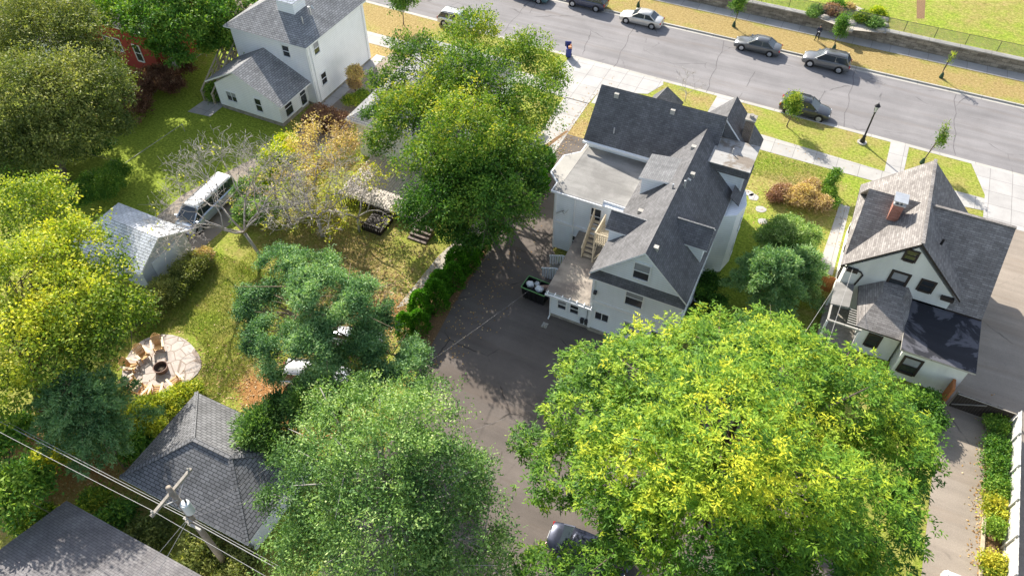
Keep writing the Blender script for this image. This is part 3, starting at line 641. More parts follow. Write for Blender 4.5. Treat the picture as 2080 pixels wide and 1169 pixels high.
def fr(a): return m.math('LESS_THAN',m.math('FRACT',m.math('MULTIPLY',a,16.)),.16)
mk=m.math('MAXIMUM',fr(sp.outputs['X']),fr(sp.outputs['Z'])); tr=m.add('ShaderNodeBsdfTransparent'); mx=m.add('ShaderNodeMixShader'); m.l(mk,mx.inputs[0]); m.l(tr.outputs[0],mx.inputs[1]); m.l(m.b.outputs[0],mx.inputs[2]); m.l(mx.outputs[0],m.out.inputs[0]); M['chain']=m.done((.30,.32,.28),.5,.5)
T=thing('chain_link_fence','low green grey chain link fence on top of the stone retaining wall','fence',(0,83.1,1.32))
mb=MB((0,83.1,1.32)); 
for k in range(-30,36): 
    x=k*3.02+.35; mbp=MB((0,83.1,1.32)); mbp.tube([(x,83.1,1.3),(x,83.1,2.5)],.03,6); mbp.build('post',M['dark_grey'],T)
mb.tube([(-95,83.1,2.48),(110,83.1,2.48)],.02,6); mb.build('top_rail',M['dark_grey'],T)
mb=MB((0,83.1,1.32)); mb.box(-95,83.095,1.36,110,83.101,2.46); mb.build('wire_mesh',M['chain'],T)
# ============================================================ BIG GREY HOUSE
O=Vector((-7,40,0)); T=thing('grey_house','large pale grey house with charcoal shingle roofs, dormers and a flat roofed side wing','house',O); DH=T
def roofp(org,P,name,faces,mat,t=.16,edge='white'):
    mb=MB(org)
    for f in faces: mb.slab(f,t)
    return mb.build(name,[M[mat],M[edge]],P)
# rear wing
mb=MB(O); mb.box(-9.3,32.3,.35,-3.3,46,6.15); mb.mesh([(-9.3,32.3,6.15),(-3.3,32.3,6.15),(-6.2,32.3,9.1),(-9.3,46,6.15),(-3.3,46,6.15),(-6.2,46,9.1)],[(0,1,2),(3,5,4),(0,2,5,3),(1,4,5,2)]); mb.build('rear_wall',M['siding'],T)
mb=MB(O); mb.box(-9.36,32.24,-.05,-3.24,46,.36); mb.box(-12.4,32.34,-.05,-9.3,38.6,.3); mb.build('foundation',M['stone'],T)
roofp(O,T,'rear_roof',[[(-9.6,31.95,6.3),(-6.2,31.95,9.6),(-6.2,46.25,9.6),(-9.6,44.2,6.3)],[(-6.2,31.95,9.6),(-3.0,31.95,6.35),(-3.0,46.2,6.35),(-6.2,46.25,9.6)]],'roof_dark')
mb=MB(O); mb.slab([(-9.55,31.85,5.92),(-3.05,31.85,5.92),(-3.05,32.31,6.42),(-9.55,32.31,6.42)],.12); mb.build('pent_roof',[M['roof_dark'],M['white']],T)
mb=MB(O); mb.box(-9.38,32.2,.36,-9.2,32.31,5.9); mb.box(-3.42,32.2,.36,-3.22,32.32,5.9); mb.box(-9.19,32.25,3.15,-3.43,32.31,3.4); mb.box(-3.26,32.33,3.1,-3.2,44,3.35); mb.box(-9.34,32.32,3.1,-9.29,32.6,5.9); mb.build('corner_boards',M['white'],T)
window(T,'S',(-6.28,32.3,7.55),1.0,1.35,curtain=True); window(T,'S',(-6.42,32.3,4.9),1.15,1.5,curtain=True); window(T,'S',(-8.44,32.3,1.92),.95,.75,sash=False,cross=True)
window(T,'S',(-6.35,32.3,1.75),.85,1.2,curtain=True); window(T,'S',(-4.4,32.3,1.75),.85,1.2)
for y in (34.6,37.2,40.2): window(T,'E',(-3.3,y,4.6),.8,1.3); window(T,'E',(-3.3,y,1.8),.8,1.2)
# rear east bay
mb=MB(O); bay=[(-3.32,41.2),(-2.2,41.9),(-1.85,43.3),(-2.2,44.6),(-2.9,45.6),(-3.32,45.6)]; mb.prism(bay,.1,6.0); mb.build('bay_wall',M['siding_w'],T)
window(T,'E',(-1.93,43.3,4.3),.55,1.3,fw=.07); window(T,'E',(-1.93,43.3,1.7),.55,1.3,fw=.07)
# north wing parallel to the street
mb=MB(O); mb.box(-14.6,44.5,.2,-2.85,48.8,6.9); mb.mesh([(-14.6,44.5,6.9),(-14.6,48.8,6.9),(-14.6,46.65,9.9),(-5.2,44.5,6.9),(-5.2,48.8,6.9),(-5.2,46.65,9.9)],[(0,2,1),(3,4,5),(0,3,5,2),(1,2,5,4)]); mb.build('front_wall',M['siding'],T)
roofp(O,T,'front_roof',[[(-14.95,44.15,6.95),(-5.1,44.15,6.95),(-5.1,46.65,10.42),(-14.75,46.65,10.42)],[(-14.75,46.65,10.42),(-5.1,46.65,10.42),(-5.1,49.15,6.95),(-14.95,49.15,6.95)]],'roof_dark')
mb=MB(O); mb.box(-14.97,44.0,6.72,-9.62,44.14,6.9); mb.build('gutter',M['white'],T)
# front gable, ridge towards the street
mb=MB(O); mb.box(-7.6,48.82,.2,-2.8,49.5,7.1); mb.mesh([(-7.6,46.85,7.1),(-2.8,46.85,7.1),(-5.15,46.85,9.85),(-7.6,49.5,7.1),(-2.8,49.5,7.1),(-5.15,49.5,9.85)],[(0,1,2),(3,5,4),(0,2,5,3),(1,4,5,2)]); mb.build('gable_wall',M['siding'],T)
roofp(O,T,'gable_roof',[[(-7.9,46.72,7.15),(-5.15,46.72,10.2),(-5.15,49.85,10.2),(-7.9,49.85,7.15)],[(-5.15,46.72,10.2),(-2.4,46.72,7.15),(-2.4,49.85,7.15),(-5.15,49.85,10.2)]],'roof_dark')
mb=MB(O); mb.mesh([(-5.14,46.70,10.0),(-5.14,46.70,7.0),(-2.5,46.70,7.0),(-5.14,46.80,10.0),(-5.14,46.80,7.0),(-2.5,46.80,7.0)],[(0,1,2),(3,5,4),(0,3,4,1),(1,4,5,2),(0,2,5,3)]); mb.build('rear_hip',M['roof_dark'],T)
mb=MB(O); mb.bar((-5.2,46.66,10.22),(-5.3,46.62,9.1),.08,.05); mb.build('rake_trim',M['white'],T)
roofp(O,T,'eave_roof',[[(-3.05,42.55,6.9),(-2.32,42.55,6.35),(-2.32,46.7,6.95),(-3.05,46.7,7.6)]],'roof_dark',.12,'roof_dark')
# box dormer with flat stained deck
D=MB(O); D.box(-5.0,43.72,5.2,-2.62,46.6,8.02); dm=D.build('dormer',M['siding'],T)
mb=MB(O); mb.box(-5.32,43.45,8.02,-2.32,46.65,8.62,0); mb.build('dormer_skirt',M['roof_dark'],dm)
mb=MB(O); mb.box(-5.36,43.42,8.622,-2.29,46.66,8.70); mb.build('dormer_deck',M['roof_gravel'],dm)
mb=MB(O); mb.box(-5.05,43.62,7.86,-2.58,43.74,8.01); mb.box(-2.72,43.66,5.4,-2.57,43.74,7.86); mb.build('dormer_trim',M['white'],dm)
# west shed dormer
D=MB(O); D.box(-9.0,40.05,5.9,-6.9,42.5,8.4); dm=D.build('dormer',M['siding'],T)
mb=MB(O); mb.slab([(-9.2,39.8,8.55),(-6.95,39.8,8.85),(-6.95,42.7,8.85),(-9.2,42.7,8.55)],.14); mb.build('dormer_roof',[M['roof_dormer'],M['white']],dm)
# small gable dormers
def gdormer(x0,x1,y0,y1,ze,zr,zb,side):
    D=MB(O); ym=(y0+y1)/2; a=x0+.25 if side<0 else x0; b=x1-.25 if side>0 else x1
    D.mesh([(a,y0+.12,zb),(b,y0+.12,zb),(b,y1-.12,zb),(a,y1-.12,zb),(a,y0+.12,ze-.1),(b,y0+.12,ze-.1),(b,y1-.12,ze-.1),(a,y1-.12,ze-.1),(a,ym,zr-.2),(b,ym,zr-.2)],[(0,1,5,4),(2,3,7,6),(0,4,8,7,3),(1,2,6,9,5),(4,5,9,8),(6,7,8,9),(0,3,2,1)])
    dm=D.build('dormer',M['siding'],T)
    mb=MB(O); mb.slab([(x0,y0,ze),(x1,y0,ze),(x1,ym,zr),(x0,ym,zr)],.1); mb.slab([(x0,ym,zr),(x1,ym,zr),(x1,y1,ze),(x0,y1,ze)],.1); mb.build('dormer_roof',[M['roof_dark'],M['white']],dm)
    mb=MB(O)
    xx=x0 if side<0 else x1
    mb.bar((x0,ym,zr+.03),(x1,ym,zr+.03),.10,.05); mb.build('ridge_cap',M['roof_grey'],dm); return dm
gdormer(-9.75,-6.9,34.95,36.85,7.6,8.5,6.0,-1); gdormer(-5.5,-3.0,35.5,37.7,7.9,8.9,6.2,1)
o=window(T,'W',(-9.5,35.9,7.0),.7,1.5,fw=.08,name='door')
# flat roofed west block with bay
mb=MB(O); mb.prism([(-14.85,38.75),(-9.35,38.75),(-9.35,44.4),(-14.85,44.4)],.2,5.95); mb.prism([(-14.84,39.9),(-15.75,40.7),(-15.7,42.4),(-14.84,43.3)],.2,5.95); mb.build('west_wall',M['siding'],T)
fl=[(-15.2,38.5),(-11.2,38.5),(-11.3,39.1),(-9.55,39.05),(-9.35,39.3),(-9.35,44.85),(-14.9,44.95),(-14.95,43.7),(-15.98,42.7),(-16.1,40.45),(-15.2,39.55)]
mb=MB(O); mb.prism(fl,5.952,6.12); mb.build('west_roof',[M['white']],T)
cx,cy=-12.4,41.7; inner=[(cx+(x-cx)*(.965 if x<-14 else .985),cy+(y-cy)*.965) for x,y in fl]
mb=MB(O); mb.prism(inner,6.122,6.15); mb.build('roof_membrane',M['roof_flat'],T)
mb=MB(O); mb.prism([(-15.05,39.7),(-14.75,39.5),(-14.6,44.6),(-14.9,43.6),(-15.85,42.6),(-15.95,40.5)],6.152,6.165); mb.build('roof_edge_sheet',M['kerb'],T)
mb=MB(O); mb.box(-14.9,38.66,2.95,-9.4,38.74,3.2); mb.box(-14.92,38.68,.2,-14.78,38.74,2.94); mb.box(-14.92,38.68,3.22,-14.78,38.74,5.93); mb.tube([(-13.3,38.6,.3),(-13.3,38.6,5.9)],.05,6); mb.build('trim',M['white'],T)
window(T,'S',(-11.65,38.75,4.75),.75,1.5); window(T,'S',(-13.1,38.75,1.6),.6,1.0)
for z in (4.5,1.8): window(T,'W',(-15.73,41.55,z),1.1,1.4); window(T,'W',(-14.85,39.35,z),.4,1.4,fw=.06)
mb=MB(O); mb.tube([(-14.3,38.7,4.3),(-13.9,38.2,4.5),(-13.7,38.45,4.9)],.025,5); mb.bar((-14.75,38.65,3.9),(-14.1,38.6,4.5),.05); mb.build('service_mast',M['galv'],T)
# single storey rear extension
mb=MB(O); mb.box(-12.4,32.33,.3,-9.31,38.74,2.72); mb.build('extension_wall',M['siding'],T)
mb=MB(O); mb.prism([(-12.62,32.02),(-9.32,32.02),(-9.32,38.66),(-12.8,38.66)],2.722,2.88,1,0); mb.build('extension_roof',[M['roof_tar'],M['white']],T)
mb=MB(O); mb.box(-12.62,31.82,2.62,-9.1,31.9,2.8)
for k in range(7): mb.box(-12.5+k*.55,31.9,2.76,-12.44+k*.55,32.14,2.9)
mb.tube([(-12.3,31.95,2.6),(-12.3,32.15,2.3),(-12.3,32.2,.2),(-12.3,31.9,.08)],.05,6); mb.build('gutter',M['white'],T)
window(T,'S',(-11.45,32.33,1.65),.6,.85,fw=.08,curtain=True); window(T,'S',(-10.5,32.33,1.65),.6,.9,fw=.08)
mb=MB(O); 
for x in (-9.83,-9.5): mb.tube([(x,32.3,.95),(x,32.12,.95)],.14,12); mb.box(x-.12,32.2,.5,x+.12,32.3,.8)
mb.tube([(-9.5,32.27,1.1),(-9.5,32.27,2.6)],.02,5); mb.box(-9.2,32.05,4.2,-8.98,32.24,4.45); mb.build('meter',M['dark_grey'],T)
# chimney and roof furniture
mb=MB(O); mb.box(-3.86,47.22,7.6,-3.24,47.92,10.15); ch=mb.build('chimney',M['brick_dark'],T)
mb=MB(O); mb.box(-3.93,47.15,10.152,-3.17,47.99,10.27); mb.tube([(-3.55,47.57,10.27),(-3.55,47.57,10.5)],.17,10); mb.build('cap',M['stone'],ch)
def onroof(px,py,f): return f(at,px,py)
def planept(px,py,n,d):
    a=Vector((0,0,CH)); b=at(px,py,0); r=b-a; n=Vector(n); return a+r*((d-n.dot(a))/n.dot(r))
PW=((-.97,0,1),9.6+.97*6.2); PE=((1.015,0,1),9.6-1.015*6.2*-1-2*1.015*6.2+0); PE=((1.015,0,1),9.6+1.015*-6.2)
PN=((0,-1.388,1),10.42-1.388*46.65)
mb=MB(O)
for px,py,pl in ((1253,189,PN),(1367,222,PN),(1409,296,PW),(1332,500,PE),(1406,351,PE),(1301,426,PW)):
    q=planept(px,py+4,*pl); mb.box(q.x-.17,q.y-.15,q.z-.2,q.x+.17,q.y+.15,q.z+.16,mt=0)
mb.build('roof_vent',M['kerb'],T)
mb=MB(O)
for px,py,pl in ((1247,269,PN),(1366,383,PW)):
    q=planept(px,py,*pl); mb.tube([q-Vector((0,0,.2)),q+Vector((0,0,.4))],.06,8)
q=planept(1390,380,*PE); mb.tube([q-Vector((0,0,.3)),q+Vector((0,0,.55)),q+Vector((.1,.1,.7)),q+Vector((.3,.1,.62))],.07,8)
mb.tube([(-3.95,45.0,8.7),(-3.95,45.0,9.15)],.05,8); mb.build('vent_pipe',M['galv'],T)
# front porch turret seen over the ridge
mb=MB(O); c=Vector((-11.35,54.2,6.7)); e=[(c.x-1.35,c.y-1.35,4.7),(c.x+1.35,c.y-1.35,4.7),(c.x+1.35,c.y+1.35,4.7),(c.x-1.35,c.y+1.35,4.7)]
mb.mesh(e+[tuple(c)],[(0,1,4),(1,2,4),(2,3,4),(3,0,4),(3,2,1,0)]); mb.build('porch_roof',M['roof_dark'],T)
mb=MB(O); mb.box(c.x-1.1,49.1,.3,c.x+1.1,c.y+1.1,4.68); mb.build('porch_wall',M['siding'],T)
# outside wooden stair onto the extension roof
O2=Vector((-10.6,37,2.9)); S=thing('wooden_staircase','weathered tan wooden stair and railed landing standing on the low brown roof','staircase',O2)
mb=MB(O2)
for k in range(8): mb.box(-10.75,36.0+k*.28*0.9,4.9,-9.55,36.23+k*.28*.9,4.94)
mb.build('landing',M['wood'],S)
mb=MB(O2)
for k in range(8): z=3.05+k*.25; mb.box(-11.55,36.2+k*.26,z,-10.78,36.46+k*.26,z+.04)
for x in(-11.6,-10.77): mb.bar((x,36.1,2.95),(x,38.3,5.0),.05,.22)
mb.build('steps',M['wood'],S)
for x in (-10.72,-9.58):
    for y in (36.02,38.0):
        mb=MB(O2); mb.box(x-.05,y-.05,2.9,x+.05,y+.05,5.9); mb.build('post',M['wood'],S)
mb=MB(O2)
for x in (-10.72,): mb.bar((x,36,5.85),(x,38.0,5.85),.09,.05)
mb.bar((-10.72,36,5.85),(-9.6,36,5.85),.09,.05)
for k in range(8): x=-10.7+k*.155; mb.box(x,35.98,4.75,x+.06,36.02,5.83)
for k in range(12): y=36.1+k*.16; mb.box(-10.74,y,4.75,-10.7,y+.06,5.83)
mb.bar((-11.62,36.0,3.95),(-11.62,38.3,5.95),.08,.05)
for k in range(11): y=36.1+k*.21; z=3.05+k*.19; mb.box(-11.64,y,z,-11.6,y+.07,z+1.0)
mb.bar((-10.6,36,3.3),(-9.7,36,4.8),.07); mb.build('railing',M['wood'],S)
# white stair on the ground
O2=Vector((-13.7,36.2,0)); S=thing('white_stair','white wooden steps with slatted railings beside the black dumpster','stairs',O2)
mb=MB(O2)
for k in range(4): mb.box(-14.3+k*.3,35.65,0,-14.0+k*.3 if k<3 else -12.45,36.95,.18+k*.18)
mb.build('steps',M['wood_grey'],S)
for y in (35.55,37.0):
    mb=MB(O2); mb.bar((-14.45,y,1.0),(-13.4,y,1.45),.1,.06); mb.bar((-13.4,y,1.45),(-12.5,y,1.45),.1,.06)
    for k in range(10): x=-14.4+k*.2; z=1.0+min(x+14.45,1.05)*.43; mb.box(x,y-.03,.1,x+.13,y+.03,z)
    mb.build('railing',M['white'],S)
# dumpster and rubbish
O2=Vector((-13.95,33.45,0)); S=thing('dumpster','open black rubbish dumpster heaped with rubbish beside the grey house','dumpster',O2,R(-3))
mb=MB(); 
V=[(-.85,-.5,.1),(.85,-.5,.1),(.85,.5,.1),(-.85,.5,.1),(-.95,-.62,1.3),(.95,-.62,1.3),(.95,.62,1.3),(-.95,.62,1.3),(-.9,-.57,1.3),(.9,-.57,1.3),(.9,.57,1.3),(-.9,.57,1.3),(-.85,-.5,.9),(.85,-.5,.9),(.85,.5,.9),(-.85,.5,.9)]
mb.mesh(V,[(3,2,1,0),(0,1,5,4),(1,2,6,5),(2,3,7,6),(3,0,4,7),(4,5,9,8),(5,6,10,9),(6,7,11,10),(7,4,8,11),(8,9,13,12),(9,10,14,13),(10,11,15,14),(11,8,12,15),(12,13,14,15)])
for x in (-.55,-.18,.18,.55): mb.box(x-.03,-.64,.2,x+.03,-.55,1.2)
mb.build('body',M['black'],S)
mb=MB(); mb.bar((-.97,-.63,1.31),(.97,-.63,1.31),.07); mb.bar((-.97,.63,1.31),(.97,.63,1.31),.07); mb.bar((-.96,-.6,1.31),(-.96,.6,1.31),.07); mb.bar((.96,-.6,1.31),(.96,.6,1.31),.07); mb.build('rim',plain('green_painted_steel',(.12,.28,.10)),S)
def blobmesh(mb,c,r,seed,sq=.75):
    b=bmesh.new(); bmesh.ops.create_icosphere(b,subdivisions=2,radius=1); rd=random.Random(seed)
    V=[]; 
    for v in b.verts:
        k=1+.22*math.sin(v.co.x*4+seed)*math.cos(v.co.y*5+seed*2)+.1*rd.random(); V.append((c[0]+v.co.x*r*k,c[1]+v.co.y*r*k*.9,c[2]+v.co.z*r*k*sq))
    mb.mesh(V,[tuple(v.index for v in f.verts) for f in b.faces]); b.free()
for i,(x,y,r,col,lb) in enumerate(((-.55,.1,.3,'white','white rubbish bag at the left end of the dumpster heap'),(.25,-.05,.32,'white','white rubbish bag in the middle of the dumpster heap'),(-.1,.35,.24,'galv','grey crumpled rubbish bag at the back of the dumpster heap'))):
    mb=MB(); blobmesh(mb,(0,0,0),r,i+2); o=mb.build('rubbish_bag',M[col],smooth=True); o.location=O2+Vector((x,y,1.15)); tag(o,lb,'rubbish bag','rubbish in the dumpster')
mb=MB(); mb.obox((0,0,0),.35,.02,.3,(1,.2,.3)); mb.obox((.25,.2,.05),.2,.03,.2,(.4,1,.2)); o=mb.build('cardboard',plain('torn_pink_and_tan_cardboard',(.5,.33,.28))); o.location=O2+Vector((.6,.15,1.2)); tag(o,'torn pinkish cardboard sticking out of the dumpster','cardboard')
# window air conditioner on the ground by the east wall
O2=Vector((-2.7,37.9,0)); S=thing('air_conditioner','square grey air conditioning unit with white frame behind the grey house','air conditioner',O2)
mb=MB(); mb.box(-.42,-.42,.05,.42,.42,.85); mb.build('casing',M['dark_grey'],S)
mb=MB(); 
for a,b in (((-.43,-.43),(.43,-.43)),((.43,-.43),(.43,.43)),((.43,.43),(-.43,.43)),((-.43,.43),(-.43,-.43))): mb.bar((*a,.87),(*b,.87),.07)
mb.build('frame',M['white'],S); mb=MB(); mb.tube([(0,0,.85),(0,0,.88)],.33,16); mb.build('fan_grille',M['black'],S)
mb=MB(); mb.box(-.2,-.25,0,.2,.2,.08); mb.box(-.06,-.3,.08,.1,-.1,.3); o=mb.build('downspout_block',M['kerb']); o.location=(-12.28,31.3,0); tag(o,'small pale splash block under the downspout at the house corner','splash block')
# ============================================================ WHITE HOUSE (upper left)
O=Vector((-47.4,50,0)); T=thing('white_house','tall white sided two storey house with grey hipped roof and low rear addition','house',O)
mb=MB(O); mb.box(-51.7,46.7,.25,-43.0,56,6.3); mb.build('wall',M['siding_w'],T)
e=[(-52.2,46.4,6.4),(-42.75,46.4,6.4),(-42.75,56.3,6.4),(-52.2,56.3,6.4)]; r1=(-47.45,51.1,9.05); r2=(-47.45,51.7,9.05)
mb=MB(O); 
for f in ([e[0],e[1],r1],[e[1],e[2],r2,r1],[e[2],e[3],r2],[e[3],e[0],r1,r2]): mb.slab(f,.14)
mb.build('roof',[M['roof_grey'],M['white']],T)
mb=MB(O); mb.box(-47.3,48.9,7.2,-45.4,50.6,8.9); cp=mb.build('roof_lantern',M['siding_w'],T)
mb=MB(O); mb.mesh([(-47.45,48.75,8.92),(-45.25,48.75,8.92),(-45.25,50.75,8.92),(-47.45,50.75,8.92),(-46.35,49.75,9.5)],[(0,1,4),(1,2,4),(2,3,4),(3,0,4),(3,2,1,0)]); mb.build('lantern_roof',M['roof_white'],cp)
mb=MB(O); mb.box(-42.995,46.72,.3,-42.93,46.9,6.25); mb.box(-43.2,46.63,.3,-43.0,46.695,6.25); mb.build('corner_boards',M['white'],T)
mb=MB(O); q=(-44.6,50.1,7.2); mb.tube([q,(q[0],q[1],q[2]+1.0),(q[0]+.3,q[1],q[2]+1.15),(q[0]+.45,q[1],q[2]+.9)],.11,8); mb.build('vent_pipe',M['galv'],T); mb=MB(O); mb.tube([(-44.4,48.6,7.0),(-44.4,48.6,8.0)],.06,8); mb.build('vent_pipe',M['galv'],T)
for xx_,yy_ in ((-42.93,55.6),(-42.93,47.15)):
    mb=MB(O); mb.tube([(xx_+.02,yy_,6.2),(xx_,yy_,5.9),(xx_,yy_,.3)],.05,6); mb.build('downspout',M['white'],T)
window(T,'S',(-45.43,46.7,5.3),.75,1.1); window(T,'E',(-43.0,48.05,5.55),.75,1.1,curtain=True); window(T,'E',(-43.0,48.2,2.25),.75,1.15)
mb=MB(O); mb.box(-51.3,42.5,.45,-44.0,46.69,2.75); mb.mesh([(-51.3,42.5,2.75),(-44.0,42.5,2.75),(-48.2,42.5,4.7),(-51.3,46.69,2.75),(-44.0,46.69,2.75),(-48.2,46.69,4.7)],[(0,1,2),(3,5,4),(0,2,5,3),(1,4,5,2)]); mb.build('addition_wall',M['siding_w'],T)
mb=MB(O); mb.box(-51.25,42.55,-.05,-44.05,46.6,.46); mb.box(-51.6,46.7,-.05,-43.05,55.9,.26); mb.build('foundation',M['stone'],T)
mb=MB(O); mb.slab([(-52.0,42.1,3.0),(-48.15,42.1,4.98),(-48.15,46.69,4.98),(-52.0,46.69,3.0)],.14); mb.slab([(-48.15,42.1,4.98),(-43.35,42.1,2.58),(-43.35,46.69,2.58),(-48.15,46.69,4.98)],.14); mb.build('addition_roof',[M['roof_grey'],M['white']],T)
window(T,'S',(-49.55,42.5,1.75),1.1,.95,sash=False,cross=True,curtain=True); window(T,'S',(-46.4,42.5,1.75),.7,1.35)
window(T,'E',(-44.0,45.9,1.5),.8,2.0,fw=.1,name='door'); window(T,'E',(-44.0,43.7,1.5),1.0,1.6,fw=.06,pane='glass')
O2=Vector((-53,48,0)); S=thing('wooden_staircase','tall open timber staircase climbing the far side of the white house','staircase',O2)
mb=MB(O2)
for k in range(18): z=.3+k*.28; mb.box(-53.6,42.8+k*.42,z,-52.4,43.1+k*.42,z+.05)
mb.build('steps',M['wood'],S)
for x in (-53.65,-52.35):
    mb=MB(O2); mb.bar((x,42.6,.1),(x,50.6,5.4),.07,.28); mb.build('stringer',M['wood'],S)
    mb=MB(O2); mb.bar((x,42.6,1.1),(x,50.6,6.4),.16,.1); mb.bar((x,42.6,.6),(x,50.6,5.9),.1,.06)
    for k in range(9): y=42.7+k; z=.1+k*.66; mb.box(x-.08,y-.08,0,x+.08,y+.08,z+1.05); mb.bar((x,y,.1),(x,min(y+1,50.6),z+.5),.09)
    mb.build('railing',M['wood'],S)
mb=MB(O2); mb.box(-54.2,50.6,5.3,-52.25,54.8,5.42); mb.build('landing',M['wood'],S)
mb=MB(O2)
for y in (50.6,52.7,54.8): mb.box(-54.25,y-.05,0,-54.15,y+.05,6.4)
mb.bar((-54.2,50.6,6.4),(-54.2,54.8,6.4),.1,.06); mb.bar((-54.2,54.8,6.4),(-52.25,54.8,6.4),.1,.06)
for k in range(26): y=50.7+k*.16; mb.box(-54.22,y,5.45,-54.18,y+.05,6.38)
mb.bar((-54.2,50.7,.2),(-54.2,54.6,5.2),.08); mb.build('landing_railing',M['wood'],S)
# ============================================================ CREAM HOUSE (right)
O=Vector((9.4,46,0)); T=thing('cream_house','cream stucco house with brown shingle cross gables and dark window frames','house',O)
mb=MB(O); mb.box(5.95,42,0,12.85,50.7,4.35); mb.mesh([(5.95,42,4.35),(12.85,42,4.35),(9.4,42,7.65),(5.95,50.7,4.35),(12.85,50.7,4.35),(9.4,50.7,7.65)],[(0,1,2),(3,5,4),(0,2,5,3),(1,4,5,2)]); mb.build('wall',M['stucco'],T)
mb=MB(O); mb.box(12.8,42.4,0,14.6,50.2,3.3); mb.mesh([(14.6,42.4,3.3),(14.6,50.2,3.3),(14.6,46.4,7.3),(6.0,42.9,4.2),(6.0,49.9,4.2),(6.0,46.4,7.4)],[(0,1,2),(3,5,4),(0,2,5,3),(1,4,5,2)]); mb.build('wing_wall',M['stucco'],T)
roofp(O,T,'main_roof',[[(5.5,41.75,4.5),(9.4,41.75,8.25),(9.4,51.2,8.25),(5.5,51.2,4.5)],[(9.4,41.75,8.25),(13.25,41.75,4.5),(13.25,51.2,4.5),(9.4,51.2,8.25)]],'roof_tan',.16,'dark_trim')
roofp(O,T,'wing_roof',[[(9.6,46.4,7.9),(9.6,42.0,3.25),(15.1,42.0,3.25),(14.95,46.4,7.9)],[(9.6,50.9,3.25),(9.6,46.4,7.9),(14.95,46.4,7.9),(15.1,50.9,3.25)]],'roof_tan',.16,'dark_trim')
roofp(O,T,'cross_gable_roof',[[(5.6,46.4,7.88),(5.6,42.7,4.55),(9.4,42.7,4.55),(9.4,46.4,7.88)],[(5.6,50.1,4.55),(5.6,46.4,7.88),(9.4,46.4,7.88),(9.4,50.1,4.55)]],'roof_tan',.16,'dark_trim')
mb=MB(O); mb.bar((9.4,46.4,7.95),(14.95,46.4,7.95),.22,.08); mb.bar((9.4,41.75,8.29),(9.4,51.2,8.29),.22,.08); mb.build('ridge_cap',M['roof_tan'],T)
mb=MB(O); mb.box(7.3,45.1,5.9,7.98,45.95,8.1); ch=mb.build('chimney',M['brick'],T)
mb=MB(O); mb.box(7.24,45.04,8.1,8.04,46.01,8.2); 
for x in(7.3,7.55,7.8): mb.box(x,45.1,8.2,x+.1,45.95,8.42)
mb.box(7.2,45.0,8.42,8.08,46.05,8.5); mb.build('cap',M['galv'],ch); mb=MB(O); mb.box(7.2,44.9,6.1,8.1,45.1,6.5); mb.build('flashing',M['galv'],ch)
window(T,'S',(9.2,42,6.85),.65,.8,'dark_trim',.12,pane='glass'); window(T,'S',(9.25,42,4.45),.95,1.35,'dark_trim',.16,curtain=True); window(T,'S',(11.0,42,4.72),.75,.85,'dark_trim',.13)
for a_,b_ in ((5.9,6.7),(12.1,12.9)):
    mb=MB(O); mb.box(a_,41.7,4.15,b_,41.98,4.4); mb.build('eave_return',M['dark_trim'],T)
mb=MB(O); mb.tube([(5.6,41.85,4.4),(6.9,41.92,4.25),(7.1,41.94,4.0),(6.9,41.94,2.9)],.06,6); mb.build('gutter',M['dark_trim'],T)
mb=MB(O); mb.tube([(10.85,43.8,7.0),(10.85,43.8,7.5)],.09,8); mb.build('vent_pipe',M['black'],T)
# rear hip and flat wing
mb=MB(O); mb.box(8.1,38.7,0,10.6,42.0,2.7); mb.build('kitchen_wall',M['stucco'],T)
mb=MB(O); h=[(7.35,41.98,3.35),(7.95,38.2,2.95),(10.6,38.2,2.95),(10.9,41.98,3.5)]
mb.slab([(7.6,38.25,2.8),(10.62,38.25,2.8),(9.9,41.0,4.0),(8.6,41.0,4.0)],.12); mb.slab([(7.2,41.99,2.9),(7.6,38.25,2.8),(8.6,41.0,4.0),(8.5,41.99,4.05)],.12); mb.slab([(8.5,41.99,4.05),(8.6,41.0,4.0),(9.9,41.0,4.0),(10.1,41.99,4.1)],.12); mb.slab([(9.9,41.0,4.0),(10.62,38.25,2.8),(10.62,41.99,3.4),(10.1,41.99,4.1)],.12); mb.build('hip_roof',[M['roof_tan'],M['dark_trim']],T)
mb=MB(O); mb.box(10.75,37.5,0,14.75,42.35,2.95); mb.build('rear_wing_wall',M['stucco'],T)
mb=MB(O); mb.prism([(10.5,37.2),(15.05,37.2),(15.15,42.1),(10.5,42.0)],2.952,3.1,1,0); mb.build('rear_wing_roof',[M['roof_wet'],M['kerb']],T)
window(T,'S',(11.6,37.5,1.55),.95,1.4,'dark_trim',.15,curtain=True)
window(T,'S',(9.1,38.7,1.5),.7,1.1,'dark_trim',.12)
for y,z in ((44,2.2),(47,2.2),(49.3,2.2)): window(T,'W',(5.95,y,z),.7,1.3,'dark_trim',.1)
